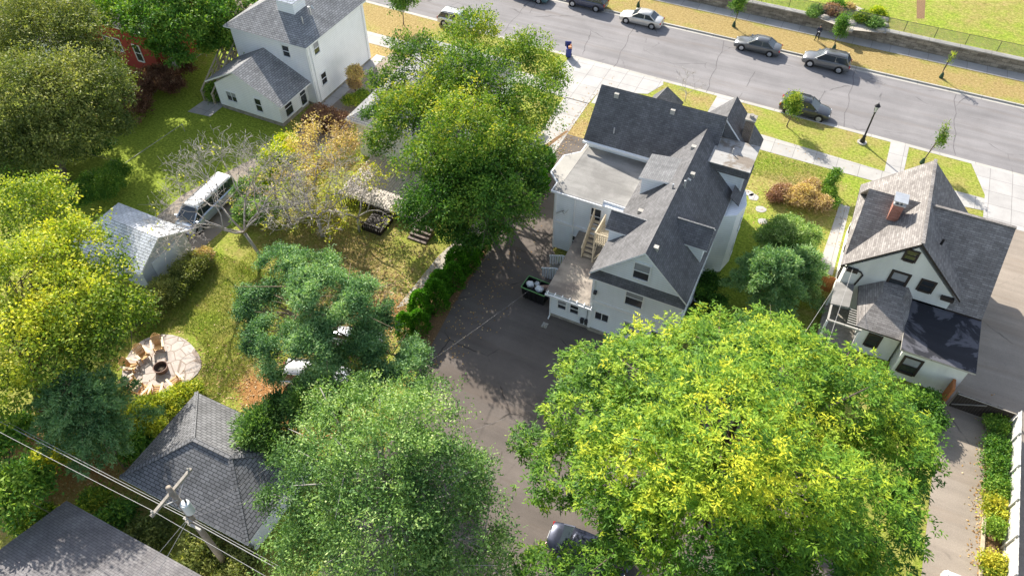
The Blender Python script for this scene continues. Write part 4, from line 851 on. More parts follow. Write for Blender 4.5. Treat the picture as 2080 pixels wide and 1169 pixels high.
# side porch of the cream house
O2=Vector((6.9,40.4,0)); S=thing('side_porch','cluttered open side porch with white beams and a pergola beside the cream house','porch',O2)
mb=MB(O2); mb.box(5.7,38.0,.0,8.05,41.9,.35); mb.build('floor',M['wood_grey'],S)
for x,y in ((5.8,38.1),(7.95,38.1),(5.8,41.8)):
    mb=MB(O2); mb.box(x-.07,y-.07,.35,x+.07,y+.07,2.6); mb.build('post',M['white'],S)
mb=MB(O2); mb.bar((5.8,38.1,2.65),(5.8,41.9,2.65),.12,.14); mb.bar((5.8,38.1,2.66),(8.0,38.1,2.66),.12,.14)
for k in range(7): mb.bar((7.0,38.3+k*.22,2.8),(8.0,38.3+k*.22,2.8),.06,.05)
mb.build('beams',M['kerb'],S)
mb=MB(O2); mb.slab([(5.7,39.6,2.75),(6.9,39.6,2.95),(6.9,41.9,2.95),(5.7,41.9,2.75)],.06); mb.build('canopy',M['roof_flat'],S)
# ============================================================ GARAGES
O=Vector((-43.5,23.8,0)); T=thing('white_garage','white garage with pale grey hipped shingle roof below the bluish van','garage',O)
mb=MB(O); mb.box(-47.0,21.6,0,-40.6,26.2,2.15); mb.build('wall',M['siding_g'],T)
e=[(-47.4,21.2,2.25),(-40.2,21.2,2.25),(-40.2,26.6,2.25),(-47.4,26.6,2.25)]; a=(-44.6,23.9,4.0);b=(-42.0,23.9,4.0)
e=[(-47.5,21.2,2.25),(-40.2,21.2,2.25),(-40.2,26.4,2.25),(-47.5,26.4,2.25)]; a=(-44.8,23.8,3.75);b=(-40.2,23.8,3.75)
mb=MB(O); mb.slab([e[0],e[1],b,a],.12); mb.slab([e[2],e[3],a,b],.12); mb.slab([e[3],e[0],a],.12); mb.build('roof',[M['roof_white'],M['white']],T)
mb=MB(O); mb.mesh([(-40.6,21.6,2.15),(-40.6,26.2,2.15),(-40.6,23.9,3.5),(-44.8,21.6,2.15),(-44.8,26.2,2.15),(-44.8,23.9,3.5)],[(0,1,2),(3,5,4),(0,2,5,3),(1,4,5,2)]); mb.build('gable',M['siding_g'],T)
mb=MB(O); mb.box(-40.595,22.6,.05,-40.55,25.2,1.95); mb.build('garage_door',M['white'],T)
O=Vector((-24.5,11.7,0)); T=thing('grey_garage','large garage with dark grey hipped shingle roof behind the utility pole','garage',O)
mb=MB(O); mb.box(-29.0,8.9,0,-20.6,14.6,2.3); mb.build('wall',M['siding_w'],T)
e=[(-29.4,8.45,2.4),(-20.1,8.45,2.4),(-20.1,15.0,2.4),(-29.4,15.0,2.4)]; a=(-26.1,11.72,4.1); b=(-23.4,11.72,4.1)
mb=MB(O)
for f in ([e[0],e[1],b,a],[e[1],e[2],b],[e[2],e[3],a,b],[e[3],e[0],a]): mb.slab(f,.13)
mb.build('roof',[M['roof_slate'],M['white']],T)
mb=MB(O)
for p,q in ((a,b),(a,e[0]),(a,e[3]),(b,e[1]),(b,e[2])): mb.bar(Vector(p)+Vector((0,0,.03)),Vector(q)+Vector((0,0,.03)),.26,.05)
mb.build('hip_caps',M['roof_slate'],T)
mb=MB(O); mb.box(-20.595,9.5,.05,-20.54,13.9,2.1); mb.build('garage_door',M['white'],T)
O=Vector((-26,2.5,0)); T=thing('brown_roofed_garage','long low building with weathered brown shingle roof in the lower left corner','garage',O)
mb=MB(O); mb.box(-30.6,-3,0,-15.4,5.7,2.4); mb.build('wall',M['siding_w'],T)
mb=MB(O); mb.slab([(-31.0,6.05,2.5),(-31.0,1.4,4.1),(-15,1.4,4.1),(-15,6.05,2.5)],.14); mb.slab([(-31.0,1.4,4.1),(-31.0,-3.3,2.5),(-15,-3.3,2.5),(-15,1.4,4.1)],.14); mb.build('roof',[M['roof_old'],M['white']],T)
# ============================================================ RED HOUSE, PALE HOUSE, HOUSE UNDER THE BIG TREE
O=Vector((-66,48,0)); T=thing('red_house','red sided house with white window frames half hidden by trees','house',O)
mb=MB(O); mb.box(-70,44.2,0,-60.5,52,4.6); mb.mesh([(-70,44.2,4.6),(-70,52,4.6),(-70,48.1,7.1),(-60.5,44.2,4.6),(-60.5,52,4.6),(-60.5,48.1,7.1)],[(0,2,1),(3,4,5),(0,3,5,2),(1,2,5,4)]); mb.build('wall',M['siding_red'],T)
mb=MB(O); mb.slab([(-70.4,43.8,4.7),(-60.1,43.8,4.7),(-60.1,48.1,7.5),(-70.4,48.1,7.5)],.14); mb.slab([(-70.4,48.1,7.5),(-60.1,48.1,7.5),(-60.1,52.4,4.7),(-70.4,52.4,4.7)],.14); mb.build('roof',[M['roof_old'],M['white']],T)
window(T,'S',(-66.6,44.2,2.2),.9,1.3); window(T,'S',(-65.3,44.2,2.3),.9,1.2); window(T,'S',(-62.7,44.2,2.0),.8,1.7); window(T,'E',(-60.5,46.2,2.1),.9,1.2)
O=Vector((-73,44,0)); T=thing('pale_house','house with pale tan roof and white gutter peeking between trees at top left','house',O)
mb=MB(O); mb.box(-79,41,0,-70.6,48,2.9); mb.build('wall',M['siding_w'],T)
mb=MB(O); mb.slab([(-79.4,40.6,3.0),(-70.2,40.6,3.0),(-70.2,44.5,5.2),(-79.4,44.5,5.2)],.14); mb.slab([(-79.4,44.5,5.2),(-70.2,44.5,5.2),(-70.2,48.4,3.0),(-79.4,48.4,3.0)],.14); mb.build('roof',[M['roof_tan'],M['white']],T)
window(T,'E',(-70.6,43,1.7),.8,1.2)
O=Vector((-31,48,0)); T=thing('middle_house','grey shingled house almost hidden beneath the big olive tree','house',O)
mb=MB(O); mb.box(-35.2,42.2,0,-26.2,55.5,4.1); mb.build('wall',M['siding_w'],T)
a=(-30.7,46.5,6.6);b=(-30.7,51.2,6.6); e=[(-35.7,41.5,4.15),(-25.7,41.5,4.15),(-25.7,56,4.15),(-35.7,56,4.15)]
mb=MB(O)
for f in ([e[0],e[1],a],[e[1],e[2],b,a],[e[2],e[3],b],[e[3],e[0],a,b]): mb.slab(f,.16)
mb.build('roof',[M['roof_grey'],M['white']],T)
window(T,'S',(-33.2,42.2,2.2),.9,1.3); window(T,'S',(-28.5,42.2,2.2),.9,1.3); window(T,'W',(-35.2,45,2.4),.9,1.3)
O=Vector((-29,38.5,0)); T=thing('garden_deck','pale board deck with lattice skirt and brown steps on the back lawn','deck',O)
mb=MB(O)
for k in range(34): mb.box(-33.6+k*.24,36.2,.78,-33.6+k*.24+.21,42.1,.82+.002*(k%2))
mb.build('boards',plain('silvery_deck_boards',(.52,.47,.42),.8,0,.2,5),T)
mb=MB(O)
for k in range(30): x=-33.6+k*.27; mb.box(x,36.12,.02,x+.09,36.16,.78)
mb.box(-33.7,36.1,.68,-25.5,36.18,.78); mb.build('lattice_skirt',M['dark_trim'],T)
mb=MB(O)
for k in range(4): mb.box(-25.9,36.1-.35*k-.33,.0,-24.2,36.1-.35*k,.62-k*.17)
mb.build('steps',plain('dark_brown_steps',(.13,.09,.07)),T)
mb=MB(O)
for k in range(9): mb.box(-29.7+k*.2,34.0,.05,-29.62+k*.2,34.05,.9)
mb.box(-29.8,33.97,.85,-28.0,34.08,.93); mb.box(-29.8,34.0,.0,-28.0,35.9,.4); mb.build('gate_rail',M['dark_trim'],T)
# ============================================================ VEHICLES
GR='cars parked along the street'
def vpos(x,y): return (x,y,-.13)
car('silver_car','silver sedan parked by the far kerb, between a dark blue SUV and a grey sedan','sedan',(.60,.585,.55),vpos(-20.05,76.2-.85-.75+.95-.1),math.pi,GR)
car('grey_car','dark grey sedan parked by the far kerb just left of the grey SUV','sedan',(.135,.14,.145),vpos(-7.1,75.4),math.pi,GR)
car('grey_suv','grey SUV with a dark sunroof parked by the far kerb near the standing person','suv',(.17,.175,.18),vpos(.0,75.3),math.pi,GR)
car('blue_suv','dark blue grey SUV cut by the top edge of the photo','suv',(.07,.08,.12),vpos(-26.9,76.35),math.pi,GR)
car('black_suv','charcoal SUV parked at the near kerb behind a small yellow green tree','suv',(.075,.08,.09),vpos(-.35,65.95),0,GR)
p=at(885,98); car('pale_suv','white car glimpsed through the crown of the big olive tree','suv',(.6,.62,.65),vpos(p.x,66.1),0,GR)
p=at(998,45); car('teal_car','grey green car on the street mostly hidden behind treetop leaves','sedan',(.10,.20,.22),vpos(-33.6,75.3),math.pi,GR)
p=at(857,28); car('charcoal_car','charcoal car behind the small green street tree at the top','sedan',(.06,.065,.08),vpos(p.x-1.6,75.2),math.pi,GR)
car('camper_van','white van with blue reflections put into its body colour, parked under the bare grey tree','van',(.52,.58,.68),(-42.4,30.2,.0),R(-88),L=6.2,roofcol='white')  # bluish body colour stands in for sky reflection on the white van
car('navy_car','dark navy car poking out from under the yellow green tree in the car park','sedan',(.03,.035,.06),(-3.25,16.95,.01),0.05)
p=at(645,775); car('white_car','white car parked under the blue green conifer','suv',(.75,.76,.78),(p.x,p.y,0),R(20))
p=at(700,715); car('white_hatchback','white car behind the conifer boughs, farther up the yard','sedan',(.7,.72,.75),(p.x,p.y+.6,0),R(25))
car('white_pickup','white vehicle roof at the bottom edge of the brown driveway','van',(.8,.8,.8),(15.9,22.0,.0),R(90),L=5)
# ============================================================ SMALL THINGS ALONG THE STREET
O=Vector((5.35,63.45,0)); T=thing('street_lamp','tall black street lamp with glass lantern on the near boulevard','street lamp',O)
mb=MB(); mb.tube([(0,0,0),(0,0,.12)],.42,14); mb.build('footing',M['kerb'],T)
mb=MB(); mb.tube([(0,0,.1),(0,0,.3),(0,0,.6),(0,0,.75),(0,0,.8),(0,0,3.2),(0,0,3.25),(0,0,3.35)],[.24,.22,.13,.15,.085,.06,.11,.06],12); mb.build('post',M['black'],T,smooth=True)
mb=MB(); mb.tube([(0,0,3.35),(0,0,3.45),(0,0,3.95)],[.08,.13,.21],8); mb.build('lantern_glass',plain('frosted_lantern_glass',(.62,.64,.62),.25),T)
mb=MB(); mb.tube([(0,0,3.95),(0,0,4.0),(0,0,4.2),(0,0,4.25),(0,0,4.36)],[.26,.24,.09,.03,.01],8)
for k in range(4): a=k*math.pi/2+.4; mb.bar((.13*math.cos(a),.13*math.sin(a),3.42),(.22*math.cos(a),.22*math.sin(a),3.97),.025)
mb.build('lantern_cap',M['black'],T)
O=Vector((-24.55,65.25,0)); T=thing('recycling_bin','blue wheeled recycling bin with lid thrown open at the kerb','bin',O,R(20))
BL=plain('blue_plastic',(.035,.05,.22),.45); mb=MB(); V=[(-.24,-.27,.08),(.24,-.27,.08),(.24,.27,.08),(-.24,.27,.08),(-.31,-.36,1.08),(.31,-.36,1.08),(.31,.36,1.08),(-.31,.36,1.08)]
mb.mesh(V,[(3,2,1,0),(0,1,5,4),(1,2,6,5),(2,3,7,6),(3,0,4,7),(4,5,6,7)]); mb.build('body',BL,T,bevel=.03)
mb=MB(); mb.obox((-.12,.40,1.30),.33,.03,.32,(1,0,0),(0,-.25,1)); mb.bar((-.3,.40,1.02),(.3,.40,1.02),.05); mb.build('lid',BL,T)
for s in(-1,1): mb=MB(); mb.tube([(s*.26,.28,.13),(s*.33,.28,.13)],.13,12); mb.build('wheel',M['tyre'],T)
mb=MB(); mb.obox((0,0,0),.17,.15,.12,(1,.3,.15)); mb.obox((.05,.1,.1),.12,.02,.16,(1,-.5,.3)); o=mb.build('cardboard_box',plain('orange_brown_cardboard',(.62,.30,.16))); o.location=(-24.42,65.2,1.22); tag(o,'orange brown cardboard sticking out of the blue recycling bin','cardboard')
# person
def person(loc,rz,label):
    T=thing('person',label,'person',loc,rz)
    J={'pel':(0,0,.93),'sp':(0,.01,1.12),'ch':(0,0,1.32),'nk':(0,0,1.47),'hd0':(0,-.01,1.54),'hd1':(0,-.03,1.62),'hd2':(0,-.02,1.71),
       'hpL':(.10,0,.90),'knL':(.13,-.03,.50),'anL':(.16,.02,.09),'toL':(.18,-.15,.035),'hpR':(-.10,0,.90),'knR':(-.13,-.02,.50),'anR':(-.17,.03,.09),'toR':(-.20,-.14,.035),
       'shL':(.19,0,1.41),'elL':(.25,.02,1.13),'wrL':(.10,-.22,1.10),'haL':(.05,-.28,1.12),'shR':(-.19,0,1.41),'elR':(-.25,.02,1.13),'wrR':(-.10,-.22,1.10),'haR':(-.05,-.28,1.12)}
    Rr={'pel':.155,'sp':.14,'ch':.165,'nk':.06,'hd0':.07,'hd1':.092,'hd2':.075,'hpL':.10,'knL':.065,'anL':.045,'toL':.04,'hpR':.10,'knR':.065,'anR':.045,'toR':.04,'shL':.07,'elL':.05,'wrL':.034,'haL':.032,'shR':.07,'elR':.05,'wrR':.034,'haR':.032}
    E_=[('pel','sp'),('sp','ch'),('ch','nk'),('nk','hd0'),('hd0','hd1'),('hd1','hd2'),('pel','hpL'),('hpL','knL'),('knL','anL'),('anL','toL'),('pel','hpR'),('hpR','knR'),('knR','anR'),('anR','toR'),('ch','shL'),('shL','elL'),('elL','wrL'),('wrL','haL'),('ch','shR'),('shR','elR'),('elR','wrR'),('wrR','haR')]
    nm=list(J); Vv=[J[n] for n in nm]; Ed=[(nm.index(a),nm.index(b)) for a,b in E_]; rad=[Rr[n] for n in nm]
    for s,h in ((1,'haL'),(-1,'haR')):          # five separate fingers, curled round the controller
        b=nm.index(h)
        for k,(dx,dz,l) in enumerate(((.022,.03,.035),(.010,.02,.045),(-.002,.01,.05),(-.010,-.004,.045),(-.018,-.018,.035))):
            p0=Vector(J[h]); p1=p0+Vector((-s*dx,-.03,dz)); p2=p1+Vector((-s*.015,-l*.6,-.01))
            i=len(Vv); Vv+= [tuple(p1),tuple(p2)]; rad+= [.010,.008]; Ed+=[(b,i),(i,i+1)]
    me=bpy.data.meshes.new('body'); me.from_pydata(Vv,Ed,[]); o=bpy.data.objects.new('body',me); COL.objects.link(o); o.parent=T
    md=o.modifiers.new('skin','SKIN'); md.use_smooth_shade=True
    for i,v in enumerate(me.skin_vertices[0].data): v.radius=(rad[i],rad[i]*(.72 if i<3 else 1)); v.use_root=(i==0)
    o.modifiers.new('sub','SUBSURF').render_levels=2
    m=NT('skin_and_dark_clothes'); oc=m.coord('Object'); sp=m.add('ShaderNodeSeparateXYZ'); m.l(oc,sp.inputs[0])
    hand=m.math('MULTIPLY',m.math('LESS_THAN',sp.outputs['Y'],-.24),m.math('GREATER_THAN',sp.outputs['Z'],.9)); skin=m.math('MAXIMUM',hand,m.math('GREATER_THAN',sp.outputs['Z'],1.5))
    c=m.mix(skin,m.mix(m.math('GREATER_THAN',sp.outputs['Z'],.95),(.02,.02,.025),(.03,.035,.06)),(.45,.28,.2)); me.materials.append(m.done(c,.8))
    mb=MB(); blobmesh(mb,(0,.015,1.685),.098,1,1.0); mb.build('hair',plain('dark_hair',(.02,.015,.012)),T,smooth=True)
    mb=MB()
    for s in(-1,1): mb.obox((s*.033,-.112,1.645),.012,.006,.007)
    mb.build('eyes',M['black'],T)
    mb=MB(); mb.obox((0,-.125,1.615),.012,.014,.022); mb.build('nose',plain('skin',(.45,.28,.2)),T); mb=MB(); mb.obox((0,-.112,1.578),.026,.006,.006); mb.build('mouth',plain('lips',(.3,.12,.1)),T)
    return T
px=at(1658,82); person((px.x,px.y,0),R(155)-math.pi+R(30),'person in dark clothes standing on the far boulevard holding a small controller')
mb=MB(); mb.obox((0,0,0),.085,.05,.02); mb.obox((0,-.02,.05),.04,.01,.05); o=mb.build('remote_controller',M['white']); o.location=(px.x+.02,px.y-.30,1.13); tag(o,'small white hand controller held by the standing person','controller')
# utility pole with wires
O=Vector((-21.4,7.45,0)); T=thing('utility_pole','weathered wooden utility pole with crossarm in front of the grey garage','utility pole',O)
mb=MB(); mb.tube([(0,0,-.2),(0,0,5),(0,0,9.9)],[.19,.165,.13],12); mb.build('pole',plain('weathered_pole_wood',(.27,.225,.18),.9,0,.25,6),T,smooth=True)
mb=MB(); mb.box(-.07,-1.35,9.35,.07,1.35,9.5); ca=mb.build('crossarm',M['wood_grey'],T)
mb=MB(); mb.bar((.08,-.7,9.35),(.1,0,8.75),.05,.03); mb.bar((.08,.7,9.35),(.1,0,8.75),.05,.03); mb.build('brace',M['galv'],T)
for y in (-1.2,.0,1.2):
    mb=MB(); mb.tube([(0,y,9.5),(0,y,9.6),(0,y,9.7)],[.04,.07,.045],8); mb.build('insulator',M['kerb'],ca)
mb=MB(); mb.tube([(.42,0,7.65),(.42,0,7.72),(.42,0,8.55),(.42,0,8.6)],[.2,.24,.24,.21],18); tf=mb.build('transformer',plain('pale_grey_transformer',(.62,.66,.66),.4,.2,.06),T,smooth=False)
mb=MB(); mb.tube([(.42,.1,8.6),(.42,.1,8.82)],.05,8); mb.tube([(.2,-.12,8.3),(.1,-.3,8.5),(-.1,-.2,8.9)],.02,5); mb.build('bushing',M['dark_grey'],tf)
mb=MB(); 
for z in (6.9,6.5,6.2): mb.box(-.1,-.3,z,.12,-.16,z+.12)
mb.box(.3,-.35,6.55,.9,-.25,6.7); mb.build('line_hardware',M['kerb'],T)
def wire(a,b,sag,r,label,group='overhead wires at the utility pole',mat='galv'):
    a=Vector(a);b=Vector(b); c=(a+b)/2; mb=MB(c); pts=[a.lerp(b,k/14)-Vector((0,0,4*sag*(k/14)*(1-k/14))) for k in range(15)]
    mb.tube(pts,r,5); o=mb.build('overhead_wire',M[mat]); tag(o,label,'wire',group); return o
M['wire']=plain('grey_cable',(.33,.32,.31),.6)
wire((-62,6.4,9.2),(-21.4,6.3,9.68),.9,.012,'upper overhead wire on the left end of the crossarm, running to the left edge','overhead wires at the utility pole','wire')
wire((-21.4,6.3,9.68),(20,5.8,9.4),.9,.012,'overhead wire running from the left end of the crossarm to the bottom edge',mat='wire')
wire((-62,7.3,7.2),(-21.4,7.25,7.0),.7,.018,'thick lower cable running left from the utility pole above the brown lawn',mat='wire')
wire((-21.4,7.25,7.0),(20,7.2,6.8),.8,.022,'thick bundled cable running right from the utility pole to the bottom edge',mat='wire')
wire((-62,7.6,6.8),(-21.4,7.45,6.6),.7,.012,'thin lowest cable running left from the utility pole',mat='wire')
wire((-21.4,7.45,6.5),(20,7.6,6.3),.8,.014,'lowest cable running right from the utility pole beneath the bundle',mat='wire')
wire((-21.4,7.45,6.8),(-12.4,32.1,4.6),.6,.004,'long thin service wire crossing over the grey garage towards the grey house',mat='wire')
wire((-21.4,7.45,6.7),(-10,20,5.5),.5,.004,'thin service wire crossing the right side of the grey garage roof',mat='wire')
wire((-21.4,7.45,6.8),(-24,-6,4.2),.3,.012,'service wire dropping from the pole to the brown roofed building, left one',mat='wire')
wire((-21.4,7.45,6.8),(-20.6,-6,4.2),.3,.012,'service wire dropping from the pole to the brown roofed building, right one',mat='wire')
wire((6.3,41.9,4.6),(4,5,8.5),.6,.014,'pale service wire sagging from the corner of the cream house into the tree','service wires of the cream house','wire')
wire((6.0,41.9,4.55),(-2,5,8.3),.6,.014,'second pale service wire leaving the cream house corner, left of the other','service wires of the cream house','wire')
# hedge of small arborvitae
hx=[(842,663),(868,648),(893,635),(905,612),(920,600),(930,572),(943,560),(952,545),(958,532),(968,522)]
hp=[(-20.95,26.2),(-20.2,27.0),(-20.8,28.2),(-20.2,29.4),(-20.5,30.6),(-20.05,31.8),(-20.35,33.0),(-19.95,34.1),(-20.2,35.3),(-19.75,36.2)]
lab=['nearest bushy arborvitae at the lower end of the hedge row','second arborvitae from the lower end, brushing the nearest one','third arborvitae from the lower end, in sunlight','fourth arborvitae from the lower end, tallest sunlit one','fifth arborvitae from the lower end of the hedge row','fifth arborvitae from the far end of the hedge row','fourth arborvitae from the far end of the hedge row','third arborvitae from the far end, in shade','second arborvitae from the far end, in shade','small farthest arborvitae ending the hedge row']
def arbor(h,r,seed):
    n=2600; u=rng.random(n); a=rng.random(n)*6.283; z=h*u**.9; rr=r*(np.clip(1-u**2.4,0,1)**.6)*(1+.13*np.sin(a*5+z*5))*(.72+.3*rng.random(n))
    P=np.stack([np.cos(a)*rr,np.sin(a)*rr,z+.05],1); T=np.stack([np.cos(a)*.5,np.sin(a)*.5,np.ones(n)],1)+rng.normal(size=(n,3))*.3
    V=leaves(P,T,rng.normal(size=(n,3)),.20*(.7+.6*rng.random(n)),.085*(.7+.6*rng.random(n))); return fast_mesh('foliage',V,4,[LF['cedar']],np.clip(.45+.22*rng.normal(size=n)+.2*(u-.5),0,1))
me=arbor(2.3,.62,1)
proto=thing('arborvitae',lab[0],'arborvitae',(hp[0][0],hp[0][1],0),0,'arborvitae hedge beside the car park')
o=bpy.data.objects.new('foliage',me); COL.objects.link(o); o.parent=proto; mb=MB(); mb.tube([(0,0,-.05),(0,0,1.6)],[.06,.02],6); mb.build('trunk',M['bark'],proto)
for i in range(1,10):
    s=(.9,1.05,1.15,1.1,1.05,1.15,1,.9,.72)[i-1]; dup(proto,(hp[i][0],hp[i][1],0),i*1.7,lab[i],None,(s*1.28,s*1.28,s*random.uniform(.92,1.06)))
# columnar shrubs beside the drive
for i,(px_,py_,h,r,lb) in enumerate(((1105,345,2.3,.75,'dense upright green shrub between the big olive tree and the driveway'),(1092,385,2.0,.8,'bright green round shrub below the upright one by the driveway'))):
    p=at(px_,py_); dup(proto,(p.x,p.y,0),i,lb,'shrubs between the olive tree and the driveway',(1.5,1.5,1.0))
# fire pit and chairs
O=at(330,752); O.z=.05; T=thing('fire_pit','round rusty metal fire pit in the middle of the flagstone patio','fire pit',O)
RU=plain('rusty_brown_metal',(.17,.11,.09),.7,.3,.3,8); mb=MB(); n=24
for k in range(n):
    a,b=k*2*math.pi/n,(k+1)*2*math.pi/n
    for (r0,z0),(r1,z1) in (((.42,0),(.50,.42)),((.50,.42),(.44,.42)),((.44,.42),(.38,.08)),((.38,.08),(0.001,.08))):
        mb.face([(r0*math.cos(a),r0*math.sin(a),z0),(r0*math.cos(b),r0*math.sin(b),z0),(r1*math.cos(b),r1*math.sin(b),z1),(r1*math.cos(a),r1*math.sin(a),z1)])
mb.build('bowl',RU,T); mb=MB()
for k in range(5): a=k*1.3; mb.tube([(math.cos(a)*.25,math.sin(a)*.25,.14),(-math.cos(a)*.2,-math.sin(a)*.2,.18)],.035,6)
mb.build('firewood',M['bark'],T)
def adirondack(loc,rz,label):
    T=thing('adirondack_chair',label,'garden chair',loc,rz,'adirondack chairs around the fire pit'); W1=plain('honey_cedar_wood',(.60,.36,.15),.6,0,.15,5); W2=plain('sun_bleached_arm_wood',(.78,.62,.42),.6)
    mb=MB()
    for k in range(6): x=-.30+k*.125; mb.obox((.30-k*.12,0,.34-k*.045),.055,.28,.012,(1,0,-.37 if 0 else -.0))
    mb.build('seat',W1,T)
    mb=MB()
    for k in range(7):
        y=-.27+k*.09; h=.92-abs(k-3)**2*.028; mb.bar((-.30,y*.85,.12),(-.30-.42*h,y*1.15,.12+h),.075,.02)
    mb.bar((-.42,-.27,.42),(-.42,.27,.42),.05,.04); mb.bar((-.62,-.3,.80),(-.62,.3,.80),.05,.04); mb.build('backrest',W1,T)
    for s in(-1,1):
        mb=MB(); mb.box(-.52,s*.37-.075,.57,.38,s*.37+.075,.60); mb.build('arm',W2,T)
        mb=MB(); mb.box(.24,s*.31-.02,0,.34,s*.31+.02,.57); mb.build('leg',W1,T)
        mb=MB(); mb.bar((.34,s*.27,.34),(-.62,s*.27,.04),.03,.1); mb.build('leg',W1,T)
    return T
cl=[((322,712),'honey wood chair at the back of the fire pit, facing the camera'),((292,730),'honey wood chair left of the fire pit with its back to the trees'),((268,752),'shaded wooden chair farthest left, half under the yellow tree'),((268,785),'wooden chair at lower left of the fire pit seen from behind'),((292,800),'wooden chair second from lower left, with bleached white arms'),((320,800),'wooden chair nearest the grey garage, squarely facing the fire pit'),((357,783),'wooden chair at lower right of the fire pit beside the lawn')]
c0=None
for (pp,lb) in cl:
    p=at(pp[0],pp[1]-8,.3); p.z=.05; rz=math.atan2(O.y-p.y,O.x-p.x)
    if c0 is None: c0=adirondack(p,rz,lb)
    else: dup(c0,p,rz+random.uniform(-.15,.15),lb)
# fences
def board_fence(name,label,a,b,h,mat,post='wood_grey',n=None,cat='fence'):
    a=Vector(a);b=Vector(b); c=(a+b)/2; T=thing(name,label,cat,(c.x,c.y,0)); d=(b-a); L=d.length; u=d/L; n=n or int(L/.16); mb=MB(T.location); nn=Vector((-u.y,u.x,0))
    for k in range(n):
        p=a+u*(k+.5)*L/n; hh=h+random.uniform(-.02,.02); mb.obox(p+Vector((0,0,hh/2+.03)),L/n*.46,.012,hh/2,u)
    mb.build('boards',M[mat],T)
    for k in range(int(L/2.4)+1):
        p=a+u*min(L,k*2.4); q=MB(T.location); q.obox(p+nn*.07+Vector((0,0,(h+.1)/2)),.05,.05,(h+.1)/2,u); q.build('post',M[post],T)
    mb=MB(T.location)
    for z in (.35,h-.25): mb.bar(a+nn*.04+Vector((0,0,z)),b+nn*.04+Vector((0,0,z)),.05,.08)
    mb.build('rails',M[post],T); return T
board_fence('board_fence','long pale weathered board fence along the right edge beside the planting bed',(18.28,18,0),(18.28,36.6,0),1.85,'pale_board','pale_board')
T=board_fence('driveway_gate','dark wooden gate with diagonal brace crossing the driveway behind the cream house',(14.7,36.6,0),(18.15,36.55,0),1.5,'dark_trim','wood_grey',cat='gate')
mb=MB(T.location); mb.bar((14.75,36.5,.4),(16.5,36.5,1.35),.08,.04); mb.bar((14.7,36.52,1.53),(18.15,36.47,1.53),.07,.05); mb.build('brace',M['wood_grey'],T)
mb=MB((14.4,36.9,0)); mb.box(14.25,36.55,0,14.42,37.45,1.75); o=mb.build('wood_screen',M['wood_orange']); tag(o,'short reddish wood panel between the cream house corner and the driveway gate','fence')
board_fence('garden_gate','orange brown wooden gate across the path beside the cream house',(4.4,43.4,0),(5.85,43.4,0),1.6,'wood_orange','wood_orange',cat='gate')
def rail_fence(label,pts,h,mat,rails=(1.,)):
    T=thing('wire_fence',label,'fence',(pts[0][0],pts[0][1],0)); 
    for i,p in enumerate(pts):
        mb=MB(T.location); mb.tube([(p[0],p[1],0),(p[0],p[1],h+.05)],.035,6); mb.build('post',M[mat],T)
    mb=MB(T.location)
    for a,b in zip(pts[:-1],pts[1:]):
        for r in rails: mb.bar((*a,h*r),(*b,h*r),.035)
    mb.build('rail',M[mat],T)
    return T
rail_fence('grey metal rail fence between the dark hedge and the back lawn of the white house',[(-58.9,49+0-k*2.6) for k in range(9)],1.2,'galv',(1.,.5))
rail_fence('thin pale pipe rail crossing the shaded lawn at left',[(-52-.8*k,38-k*9.2) for k in range(2)],.8,'wire',(1.,))
mb=MB((17.4,28,0)); mb.bar((17.15,20.5,.12),(17.2,30.6,.12),.16,.2); mb.bar((17.2,26.6,.12),(18.2,26.6,.12),.14,.16); o=mb.build('timber_edging',M['wood']); tag(o,'pale timber edging of the planting bed along the board fence','edging')
# handrail at the front steps of the cream house
T=thing('handrail','dark metal handrail by the front steps of the cream house','handrail',(7.6,57,0)); mb=MB((7.6,57,0))
mb.tube([(7.4,57.6,0),(7.4,57.6,.9),(7.4,56.2,1.3),(7.4,56.2,.3)],.03,6); mb.tube([(8.3,57.6,0),(8.3,57.6,.9),(8.3,56.2,1.3),(8.3,56.2,.3)],.03,6); mb.build('rail',M['black'],T)
sheet('front_steps',rect(7.3,55.6,9.4,57.8),.03,'concrete')
# ============================================================ TREES
mixr=random.Random(3)
# big olive tree over the middle house
tree('olive_tree','big olive green tree with yellowing tips beside the street','tree',(-27.5,47.5,0),
  [lobe(965,60,8.5,55),lobe(845,110,8,58),lobe(1065,110,7.5,60),lobe(950,150,10,85),lobe(1075,215,7,72),lobe(830,225,8,75),lobe(940,260,10.5,90),lobe(1030,310,7.5,75),lobe(870,320,8,65),lobe(1125,165,5.5,32),lobe(785,165,6,38),lobe(1135,140,5.5,22),lobe(775,280,6,38),lobe(760,230,5.5,26),lobe(895,200,8.5,62),lobe(1000,240,8,62),lobe(930,330,7.5,60)],
  'olive','bark',.42,nl=34,dens=6.5,per=16,L=.23,W=.105,spread=.5,flat=.6,tbase=.42,tvar=.3,top=.14,seed=11,inner=.3,ragged=.3,thin=.25,sub=0)
tree('green_tree','green leafy tree with a visible forked trunk beside the driveway','tree',(-19.7,37.6,0),
  [lobe(900,400,6.5,72),lobe(1000,395,7,72),lobe(850,430,5.2,46),lobe(910,460,4.6,40),lobe(1050,425,5.5,42),lobe(960,350,7.5,65),lobe(1075,380,5.5,32),lobe(1045,340,6.5,52),lobe(1095,320,5.5,30),lobe(1000,470,4.3,34),lobe(950,480,4,28)],
  'green','bark',.28,nl=18,dens=9,per=16,L=.21,W=.10,spread=.5,flat=.55,tbase=.4,tvar=.28,top=.2,seed=12,inner=.2,ragged=.28,thin=.14,sub=0)
